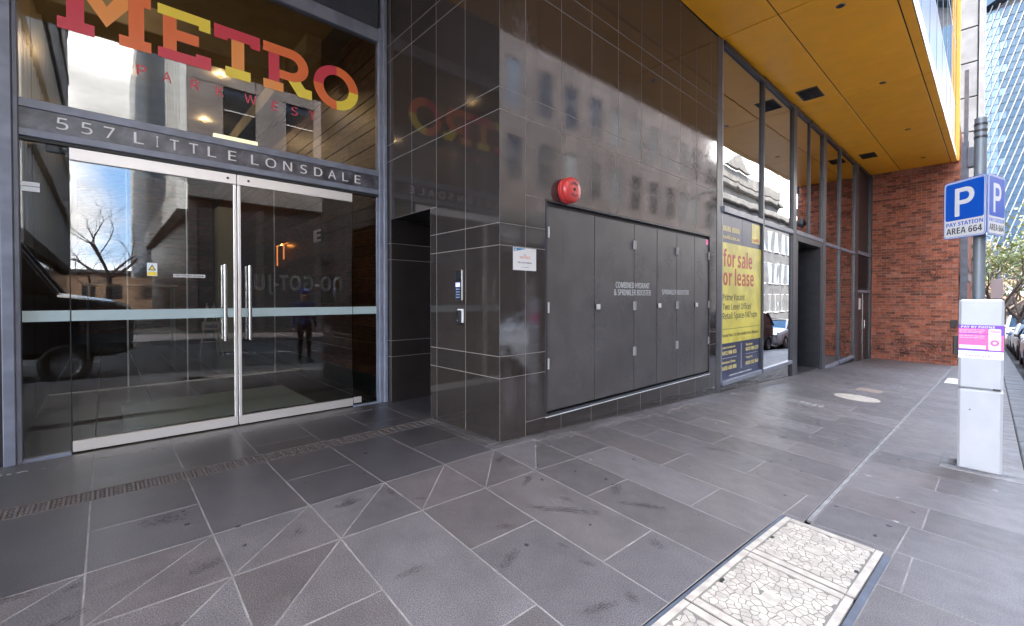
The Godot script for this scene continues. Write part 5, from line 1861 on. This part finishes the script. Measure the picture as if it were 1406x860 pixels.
func tree(label: String, at: Vector3, h: float, sd: int, leaves: int, lf: Material, grp: String) -> void:
	var r2 := RandomNumberGenerator.new()
	r2.seed = sd
	var t := thing("street_tree", label, "tree", at, 0, grp)
	var tips := []
	var st := ST()
	var tp := Vector3(0.1, h * 0.28, 0.05)
	tube(st, [Vector3(0, -0.1, 0), tp * 0.5, tp], [h * 0.022, h * 0.018, h * 0.016], 9, false)
	obj("trunk", st, M.bark, t)
	st = ST()
	for k in 5:
		var a := TAU * k / 5 + r2.randf()
		limb(st, tips, tp - UP * r2.randf_range(0, h * 0.04), Vector3(cos(a), r2.randf_range(0.5, 1.3), sin(a)).normalized(), h * 0.26, h * 0.011, 4, r2)
	obj("limbs", st, M.bark, t)
	if leaves:
		var q := ST()
		quad(q, Vector3(-0.5, 0, -0.28), Vector3(0.5, 0, -0.28), Vector3(0.5, 0.1, 0.28), Vector3(-0.5, 0.1, 0.28), UP)
		var mm := MultiMesh.new()
		mm.transform_format = MultiMesh.TRANSFORM_3D
		mm.mesh = q.commit()
		mm.instance_count = leaves
		for i in leaves:
			var tip: Array = tips[r2.randi() % tips.size()]
			var b := Basis(Vector3(r2.randf_range(-1, 1), r2.randf_range(-1, 1), r2.randf_range(-1, 1)).normalized(), r2.randf_range(0, TAU)).scaled(Vector3.ONE * r2.randf_range(0.1, 0.2))
			mm.set_instance_transform(i, Transform3D(b, tip[0] + Vector3(r2.randfn(), r2.randfn(), r2.randfn()) * 0.22))
		var o := MultiMeshInstance3D.new()
		o.name = "crown"
		o.multimesh = mm
		o.material_override = lf
		o.set_meta("kind", "stuff")
		t.add_child(o)

# ---------------------------------------------------------------- across the street and far away
func front(b: Node3D, xa: float, xb: float, z: float, y0: float, rows: Array, w: float, pitch: float, wm: Material, off: float) -> void:
	# windows with frames on a wall that faces the street (-z)
	for r in rows:
		var x := xa + off
		while x + w < xb - 0.3:
			bx(b, "window", wm, Vector3(x, y0 + r[0], z - 0.02), Vector3(x + w, y0 + r[1], z + 0.1), 0)
			bx(b, "window_frame", M.window_frame, Vector3(x - 0.06, y0 + r[1], z - 0.06), Vector3(x + w + 0.06, y0 + r[1] + 0.09, z + 0.02), 0)
			bx(b, "sill", M.window_frame, Vector3(x - 0.1, y0 + r[0] - 0.12, z - 0.12), Vector3(x + w + 0.1, y0 + r[0], z + 0.02), 0)
			bx(b, "glazing_bar", M.window_frame, Vector3(x + w / 2 - 0.03, y0 + r[0], z - 0.035), Vector3(x + w / 2 + 0.03, y0 + r[1], z - 0.02), 0)
			x += pitch

func build_opposite() -> void:
	var zf := 14.6
	var a := thing("stone_building", "pinkish stone clad office block across the street with square windows", "building")
	bx(a, "wall", M.dark_wall, Vector3(0.05, -3, zf + 0.05), Vector3(38.0, 26.0, 34.0), 0)
	var rows := [[5.9, 7.5, 9.9, 10.6], [10.6, 11.4, 14.0, 14.7], [14.7, 15.4, 18.0, 18.7], [18.7, 19.2, 19.6, 20.0]]
	for r in rows:
		var x := 0.0
		while x < 37.9:
			# one bay of cladding: spandrels and pier round a window
			var i := rng.randi() % 4
			bx(a, "spandrel", M.stone_fronts[i], Vector3(x + 0.01, r[0] + 0.01, zf - 0.1), Vector3(x + 2.37, r[1], zf + 0.06), 0.012)
			bx(a, "spandrel", M.stone_fronts[(i + 1) % 4], Vector3(x + 0.01, r[2], zf - 0.1), Vector3(x + 2.37, r[3] - 0.01, zf + 0.06), 0.012)
			bx(a, "pier", M.stone_fronts[(i + 2) % 4], Vector3(x + 0.01, r[1] + 0.012, zf - 0.1), Vector3(x + 1.2, r[2] - 0.012, zf + 0.06), 0.012)
			bx(a, "window", M.window_pale if rng.randf() < 0.25 else M.window_dark, Vector3(x + 1.21, r[1], zf + 0.0), Vector3(x + 2.36, r[2], zf + 0.04), 0)
			bx(a, "window_bar", M.window_frame, Vector3(x + 1.2, r[1] + (r[2] - r[1]) * 0.6, zf - 0.03), Vector3(x + 2.37, r[1] + (r[2] - r[1]) * 0.6 + 0.05, zf - 0.001), 0)
			x += 2.38
	# ground floor: dark shopfronts and a pale fascia
	for k in 16:
		bx(a, "shop_pier", M.dark_metal, Vector3(k * 2.38, -2.6, zf - 0.06), Vector3(k * 2.38 + 0.3, 5.2, zf + 0.05), 0.01)
	bx(a, "fascia", M.grey_front, Vector3(0.0, 5.2, zf - 0.25), Vector3(38.0, 5.88, zf + 0.05), 0.02)
	bx(a, "shop_glass", M.window_dark, Vector3(0.1, -2.6, zf - 0.0), Vector3(37.9, 5.2, zf + 0.045), 0)
	# lane side
	for k in 18:
		bx(a, "lane_fin", M.fin_white, Vector3(-0.22, 5.9, zf + 0.1 + k * 1.08), Vector3(0.05, 26.0, zf + 0.32 + k * 1.08), 0.01)
	bx(a, "lane_fascia", M.fin_white, Vector3(-0.35, 4.7, zf + 0.06), Vector3(0.05, 5.8, 34.0), 0.01)
	bx(a, "lane_glass", M.window_dark, Vector3(0.0, 5.9, zf + 0.05), Vector3(0.046, 26.0, 34.0), 0)

	var l2 := thing("lane_block", "grey office slab farther along the lane with pale vertical fins", "building")
	bx(l2, "wall", M.window_dark, Vector3(0.6, -3, 34.5), Vector3(20.0, 30.0, 75.0), 0)
	for k in 22:
		bx(l2, "fin", M.fin_white, Vector3(0.2, 4.0, 34.6 + k * 1.8), Vector3(0.62, 30.0, 34.95 + k * 1.8), 0.01)

	var c := thing("glass_tower_block", "pale glass office tower across the street left of the lane with leaning white fins", "building")
	bx(c, "wall", M.window_dark, Vector3(-26.0, -1, zf), Vector3(-4.6, 48.0, 42.0), 0)
	for k in 26:
		bx(c, "fin", M.fin_white, Vector3(-4.62, 3.0, zf + 0.2 + k * 1.05), Vector3(-4.4, 48.0, zf + 0.5 + k * 1.05), 0.01)
	for k in 12:
		bx(c, "floor_band", M.pale_front, Vector3(-4.61, 3.0 + k * 3.7, zf), Vector3(-4.36, 3.5 + k * 3.7, 42.0), 0.01)
		bx(c, "floor_band", M.post_steel, Vector3(-26.0, 3.0 + k * 3.7, zf - 0.2), Vector3(-4.6, 3.9 + k * 3.7, zf), 0.01)
	for k in 10:
		bx(c, "pier", M.post_steel, Vector3(-26.0 + k * 2.2, -1, zf - 0.3), Vector3(-25.4 + k * 2.2, 48.0, zf), 0.01)

	var d := thing("grey_building", "grey rendered old building across the street with tall paired windows and pale cornice", "building")
	bx(d, "wall", M.grey_front, Vector3(38.2, -4, zf), Vector3(66.0, 10.4, 30.0), 0)
	bx(d, "cornice", M.cream_front, Vector3(38.1, 10.4, zf - 0.6), Vector3(66.1, 11.0, 30.0), 0.08)
	bx(d, "string_course", M.cream_front, Vector3(38.15, 9.7, zf - 0.25), Vector3(66.0, 9.95, zf + 0.1), 0.05)
	front(d, 38.2, 66.0, zf, 0.0, [[-0.3, 1.6], [3.0, 5.2], [6.7, 8.8]], 1.15, 2.35, M.window_pale, 0.9)
	for k in 3:
		front(d, 38.2, 66.0, zf, 0.0, [], 1, 2, M.window_pale, 0)
	var g := thing("cream_building", "cream classical building rising behind the grey one with moulded parapet", "building")
	bx(g, "wall", M.cream_front, Vector3(44.0, 0, 19.0), Vector3(72.0, 15.6, 34.0), 0)
	bx(g, "cornice", M.cream_front, Vector3(43.6, 14.6, 18.3), Vector3(72.2, 15.2, 34.0), 0.1)
	bx(g, "parapet", M.cream_front, Vector3(43.9, 15.6, 18.8), Vector3(72.0, 17.0, 19.4), 0.08)
	var st := ST()
	raised(st, PackedVector2Array([Vector2(-4, 0), Vector2(4, 0), Vector2(0, 2.0)]), Transform3D(Basis(Vector3(-1, 0, 0), UP, Vector3(0, 0, -1)), Vector3(55, 17.0, 18.8)), 0.5)
	obj("pediment", st, M.cream_front, g)
	front(g, 44.0, 72.0, 19.0, 0.0, [[11.6, 13.6]], 1.2, 3.1, M.window_dark, 1.2)
	var e := thing("lane_end_house", "low brown building closing the far end of the lane", "building")
	bx(e, "wall", M.hedge_brown, Vector3(-16, -1, 84), Vector3(12, 5.0, 92), 0)
	bx(e, "roof", M.post_steel, Vector3(-16.4, 5.0, 83.6), Vector3(12.4, 5.5, 92.4), 0.05)
	for k in 8:
		bx(e, "window", M.window_dark, Vector3(-14 + k * 3.0, 1.2, 83.9), Vector3(-12.6 + k * 3.0, 3.4, 84.05), 0)
	tree("large bare dark tree standing in the lane, mirrored in the left door glass", Vector3(-2.2, -0.4, 58.0), 15.0, 11, 0, M.leaf_0, "")
	tree("smaller bare tree behind the large one in the lane", Vector3(-4.0, -0.4, 74.0), 12.0, 17, 0, M.leaf_0, "")
	# street lamp across the road, mirrored in the tiled wall
	var sl := thing("street_lamp", "tall grey street lamp on the opposite footpath", "street lamp", Vector3(27.0, road(27) + 0.13, 11.7))
	st = ST()
	tube(st, [Vector3.ZERO, Vector3(0, 8.0, 0), Vector3(0, 9.2, -0.3), Vector3(0, 9.6, -1.4)], [0.09, 0.065, 0.05, 0.045], 10)
	obj("pole", st, M.galv, sl)
	bx(sl, "lamp_head", M.galv, Vector3(-0.14, 9.52, -2.1), Vector3(0.14, 9.66, -1.35), 0.04)

# ---------------------------------------------------------------- the person at the kerb
# one continuous skin round tapered bones [a, radius, b, radius], as surface nets
func skin_over(st: SurfaceTool, bones: Array, cell: float, k: float, tint: Callable) -> void:
	var vals := {}
	var f := func(p: Vector3) -> float:
		var d := 9.0
		for b in bones:
			var ab: Vector3 = b[2] - b[0]
			var t: float = clampf((p - b[0]).dot(ab) / maxf(ab.length_squared(), 1e-9), 0, 1)
			var e: float = p.distance_to(b[0] + ab * t) - lerpf(b[1], b[3], t)
			var h: float = clampf(0.5 + 0.5 * (d - e) / k, 0, 1)
			d = lerpf(d, e, h) - k * h * (1 - h)
		return d
	var cells := {}
	for b in bones:
		var r: float = maxf(b[1], b[3]) + cell * 1.5
		var lo: Vector3 = (b[0] as Vector3).min(b[2]) - Vector3.ONE * r
		var hi: Vector3 = (b[0] as Vector3).max(b[2]) + Vector3.ONE * r
		for x in range(floori(lo.x / cell), ceili(hi.x / cell)):
			for y in range(floori(lo.y / cell), ceili(hi.y / cell)):
				for z in range(floori(lo.z / cell), ceili(hi.z / cell)):
					cells[Vector3i(x, y, z)] = true
	var at := func(c: Vector3i) -> float:
		if not vals.has(c):
			vals[c] = f.call(Vector3(c) * cell)
		return vals[c]
	var verts := {}
	for c in cells:
		if absf(at.call(c)) > cell * 3.0:
			continue
		var sum := Vector3.ZERO
		var n := 0
		for ax in 3:
			for q in 4:
				var o := Vector3i.ZERO
				o[(ax + 1) % 3] = q & 1
				o[(ax + 2) % 3] = q >> 1
				var e := o
				e[ax] = 1
				var a: float = at.call(c + o)
				var b: float = at.call(c + e)
				if (a < 0) != (b < 0):
					sum += Vector3(c + o) + Vector3(e - o) * (a / (a - b))
					n += 1
		if n:
			var p := sum / n * cell
			var h := cell * 0.5
			var g := Vector3(f.call(p + Vector3(h, 0, 0)) - f.call(p - Vector3(h, 0, 0)), f.call(p + Vector3(0, h, 0)) - f.call(p - Vector3(0, h, 0)), f.call(p + Vector3(0, 0, h)) - f.call(p - Vector3(0, 0, h)))
			verts[c] = [p, g.normalized(), tint.call(p)]
	for c in verts:
		for ax in 3:
			var e: Vector3i = c
			e[ax] += 1
			if (at.call(c) < 0) == (at.call(e) < 0):
				continue
			var u := Vector3i.ZERO
			var v := Vector3i.ZERO
			u[(ax + 1) % 3] = 1
			v[(ax + 2) % 3] = 1
			var q := [c, c - u, c - u - v, c - v]
			if not (verts.has(q[1]) and verts.has(q[2]) and verts.has(q[3])):
				continue
			var w := q.map(func(i): return verts[i])
			for t in [[0, 1, 2], [0, 2, 3]]:
				var A: Array = w[t[0]]
				var B: Array = w[t[1]]
				var D: Array = w[t[2]]
				var nn: Vector3 = (A[0] - D[0]).cross(A[0] - B[0])
				for x in ([A, B, D] if nn.dot(A[1]) >= 0 else [A, D, B]):
					st.set_color(x[2])
					st.set_normal(x[1])
					st.add_vertex(x[0])

func build_person() -> void:
	var p := thing("person", "person in blue cap and dark jacket standing at the kerb, mirrored in door glass", "person", Vector3(1.15, road(1.15), 4.5))
	var skin_c := Color(0.4, 0.23, 0.16)
	var jacket := Color(0.03, 0.045, 0.13)
	var trousers := Color(0.03, 0.03, 0.035)
	var bones := [
		[Vector3(0, 0.97, 0), 0.135, Vector3(0, 1.15, 0.0), 0.125], [Vector3(-0.06, 1.2, 0), 0.12, Vector3(0.06, 1.2, 0), 0.12],
		[Vector3(-0.1, 1.36, 0.0), 0.1, Vector3(0.1, 1.36, 0.0), 0.1], [Vector3(-0.17, 1.42, 0), 0.062, Vector3(0.17, 1.42, 0), 0.062],
		[Vector3(0, 1.44, 0), 0.06, Vector3(0, 1.54, -0.015), 0.052], [Vector3(0, 1.6, -0.03), 0.072, Vector3(0, 1.68, -0.012), 0.088],
		[Vector3(0, 1.57, -0.06), 0.045, Vector3(0, 1.6, -0.065), 0.05], [Vector3(0, 1.645, -0.105), 0.01, Vector3(0, 1.615, -0.122), 0.014]]
	for s in [-1, 1]:
		bones += [[Vector3(0.09 * s, 0.93, 0), 0.088, Vector3(0.1 * s, 0.5, -0.01), 0.056], [Vector3(0.1 * s, 0.5, -0.01), 0.056, Vector3(0.105 * s, 0.1, 0.02), 0.042],
			[Vector3(0.105 * s, 0.06, 0.03), 0.048, Vector3(0.125 * s, 0.035, -0.15), 0.034],
			[Vector3(0.2 * s, 1.4, 0), 0.056, Vector3(0.25 * s, 1.1, 0.03), 0.043], [Vector3(0.25 * s, 1.1, 0.03), 0.043, Vector3(0.26 * s, 0.86, -0.05), 0.031],
			[Vector3(0.083 * s, 1.64, 0.0), 0.014, Vector3(0.085 * s, 1.6, 0.005), 0.012]]
	var tint := func(v: Vector3) -> Color: return skin_c if v.y > 1.5 else jacket if v.y > 0.92 or absf(v.x) > 0.19 else trousers if v.y > 0.075 else Color(0.02, 0.02, 0.02)
	var st := ST()
	skin_over(st, bones, 0.02, 0.03, tint)
	for s in [-1, 1]:
		var w := Vector3(0.26 * s, 0.86, -0.05)
		var hb := [[w, 0.027, w + Vector3(0, -0.05, -0.012), 0.03], [w + Vector3(0, -0.05, -0.03), 0.02, w + Vector3(0, -0.09, -0.04), 0.016], [w + Vector3(0, -0.05, 0.005), 0.02, w + Vector3(0, -0.09, 0.002), 0.016]]
		for i in 4:
			var r0 := w + Vector3(0.0, -0.085, -0.045 + i * 0.0185)
			var l: float = [0.038, 0.044, 0.041, 0.032][i]
			var m0 := r0 + Vector3(-0.006 * s, -l, -0.004)
			hb += [[r0, 0.0092, m0, 0.0085], [m0, 0.0085, m0 + Vector3(-0.014 * s, -l * 0.75, 0.0), 0.007]]
		hb += [[w + Vector3(-0.008 * s, -0.035, -0.035), 0.013, w + Vector3(-0.02 * s, -0.07, -0.058), 0.0105], [w + Vector3(-0.02 * s, -0.07, -0.058), 0.0105, w + Vector3(-0.026 * s, -0.1, -0.056), 0.008]]
		skin_over(st, hb, 0.006, 0.006, func(_v): return skin_c)
	var bm := mat("body", Color(1, 1, 1), 0.8)
	bm.vertex_color_use_as_albedo = true
	obj("body", st, bm, p)
	for s in [-1, 1]:
		st = ST()
		lathe(st, [Vector2(0.0, 0.012), Vector2(0.009, 0.008), Vector2(0.012, 0.0)], Transform3D(Basis(UP, PI), Vector3(0.032 * s, 1.655, -0.094)), 10)
		obj("eye", st, M.print_dark, p)
	bx(p, "mouth", M.sign_red, Vector3(-0.024, 1.574, -0.112), Vector3(0.024, 1.582, -0.1), 0.002)
	st = ST()
	lathe(st, [Vector2(0.1, 0.0), Vector2(0.102, 0.03), Vector2(0.092, 0.075), Vector2(0.06, 0.105), Vector2(0, 0.115)], Transform3D(Basis(Vector3.RIGHT, -PI / 2), Vector3(0, 1.69, -0.012)), 20)
	var cap := obj("cap", st, M.cloth_blue, p)
	st = ST()
	raised(st, PackedVector2Array([Vector2(-0.085, -0.05), Vector2(-0.08, -0.13), Vector2(-0.04, -0.175), Vector2(0.04, -0.175), Vector2(0.08, -0.13), Vector2(0.085, -0.05)]), Transform3D(Basis(Vector3.RIGHT, Vector3(0, -0.15, 0.989), Vector3(0, 0.989, 0.15)), Vector3(0, 1.688, 0)), 0.008)
	obj("peak", st, M.cloth_blue, cap)

func build_far() -> void:
	# tall blue tower at the far end of the street
	var t := thing("blue_tower", "tall blue glass tower at the end of the street with white diagonal fins", "building", Vector3(300, 0, 0))
	bx(t, "core", M.tower_dark, Vector3(0.5, -6, -3.2), Vector3(40, 134.0, 44.0), 0)
	for r in 38:
		for k in 7:
			var z := -3.2 + k * 2.4
			var y := -2.0 + r * 3.55
			var light := k < 3 or (k == 3 and (r * 7) % 3 == 0)
			var q: Material = M.tower_light if light else (M.tower_mid if (r * 5 + k * 3) % 4 else M.tower_dark)
			bx(t, "pane", q, Vector3(0.0, y + 0.15, z + 0.1), Vector3(0.5, y + 3.4, z + 2.3), 0)
	for k in 26:
		var z0 := -45.0 + k * 2.35
		var p := Vector3(-0.6, -4, z0)
		var q := Vector3(-0.6, 136, z0 + 42)
		var lo := clampf((-3.4 - z0) / 42.0, 0, 1)
		var hi := clampf((13.8 - z0) / 42.0, 0, 1)
		if hi - lo < 0.03:
			continue
		var fs := ST()
		tube(fs, [p.lerp(q, lo), p.lerp(q, hi)], [0.24, 0.24], 6)
		obj("fin", fs, M.fin_grey, t)
	var st := ST()
	box(st, Vector3(-3, -4.5, -14), Vector3(40, 4.5, 40), Transform3D(Basis(Vector3.RIGHT, -0.5), Vector3(0, 143, 4)))
	obj("crown_band", st, M.tower_dark, t)
	bx(t, "crown_wall", M.pale_front, Vector3(6, 134, -6), Vector3(40, 190, 44), 0)
	# pale gridded building
	var p := thing("pale_building", "pale concrete building with gridded panels beyond the brick building", "building", Vector3(64, 0, 0))
	bx(p, "core", M.grey_front, Vector3(0.3, -4, -14), Vector3(20, 46, 1.6), 0)
	for r in 13:
		for k in 5:
			bx(p, "panel", M.pale_front, Vector3(0.0, -3 + r * 3.6, 1.62 - (k + 1) * 1.5), Vector3(0.3, 0.5 + r * 3.6, 1.55 - k * 1.5), 0.05)
	bx(p, "edge_glass", M.grey_front, Vector3(-0.1, 3.0, 1.64), Vector3(6.0, 46, 2.05), 0.02)
	# far end row
	var e := thing("street_end_row", "brown low building with awning closing the far street", "building", Vector3(150, 0, 0))
	bx(e, "wall", M.hedge_brown, Vector3(0, -4, -20), Vector3(14, 5.5, 60), 0)
	bx(e, "awning", M.dark_metal, Vector3(-3, 0.4, -20), Vector3(0, 0.8, 60), 0.02)
	for k in 9:
		bx(e, "window", M.window_pale, Vector3(-0.05, 2.0, 0.4 + k * 2.2), Vector3(0.1, 4.4, 1.7 + k * 2.2), 0)
		bx(e, "shop_window", M.window_dark, Vector3(-0.05, -2.8, 0.2 + k * 2.2), Vector3(0.1, 0.2, 2.0 + k * 2.2), 0)
	var n := 0
	for q in [[30.0, 2.72, 7.2], [39.0, 3.9, 7.5], [52.0, 3.4, 9.5], [70.0, 4.2, 11.0], [95.0, 5.5, 13.0]]:
		tree("street tree with thin early leaves, %s along the near kerb" % ["first", "second", "third", "fourth", "farthest"][n], Vector3(q[0], G(q[0], 2.9) - 0.05, q[1]), q[2], 40 + n, 1300, M["leaf_%d" % (n % 3)], "street trees along the kerb")
		n += 1
	var s := thing("traffic_sign", "back of a brownish traffic sign on a pale post beyond the pay column", "traffic sign", Vector3(20.0, G(20, 2.9), 2.9))
	st = ST()
	tube(st, [Vector3.ZERO, Vector3(0, 3.0, 0)], [0.035, 0.035], 10)
	obj("post", st, M.galv, s)
	bx(s, "plate", mat("sign_back_paint", Color(0.3, 0.23, 0.22), 0.6), Vector3(-0.05, 1.2 - G(20, 2.9), -0.16), Vector3(-0.035, 1.86 - G(20, 2.9), 0.13), 0.004)

func _ready() -> void:
	rng.seed = 7
	make_view()
	make_materials()
	build_paving()
	build_wall()
	build_soffit()
	build_shop()
	build_brick()
	build_entrance()
	build_lobby()
	build_drain()
	build_lids()
	build_pay()
	build_marks()
	build_opposite()
	build_cars()
	build_person()
	build_far()
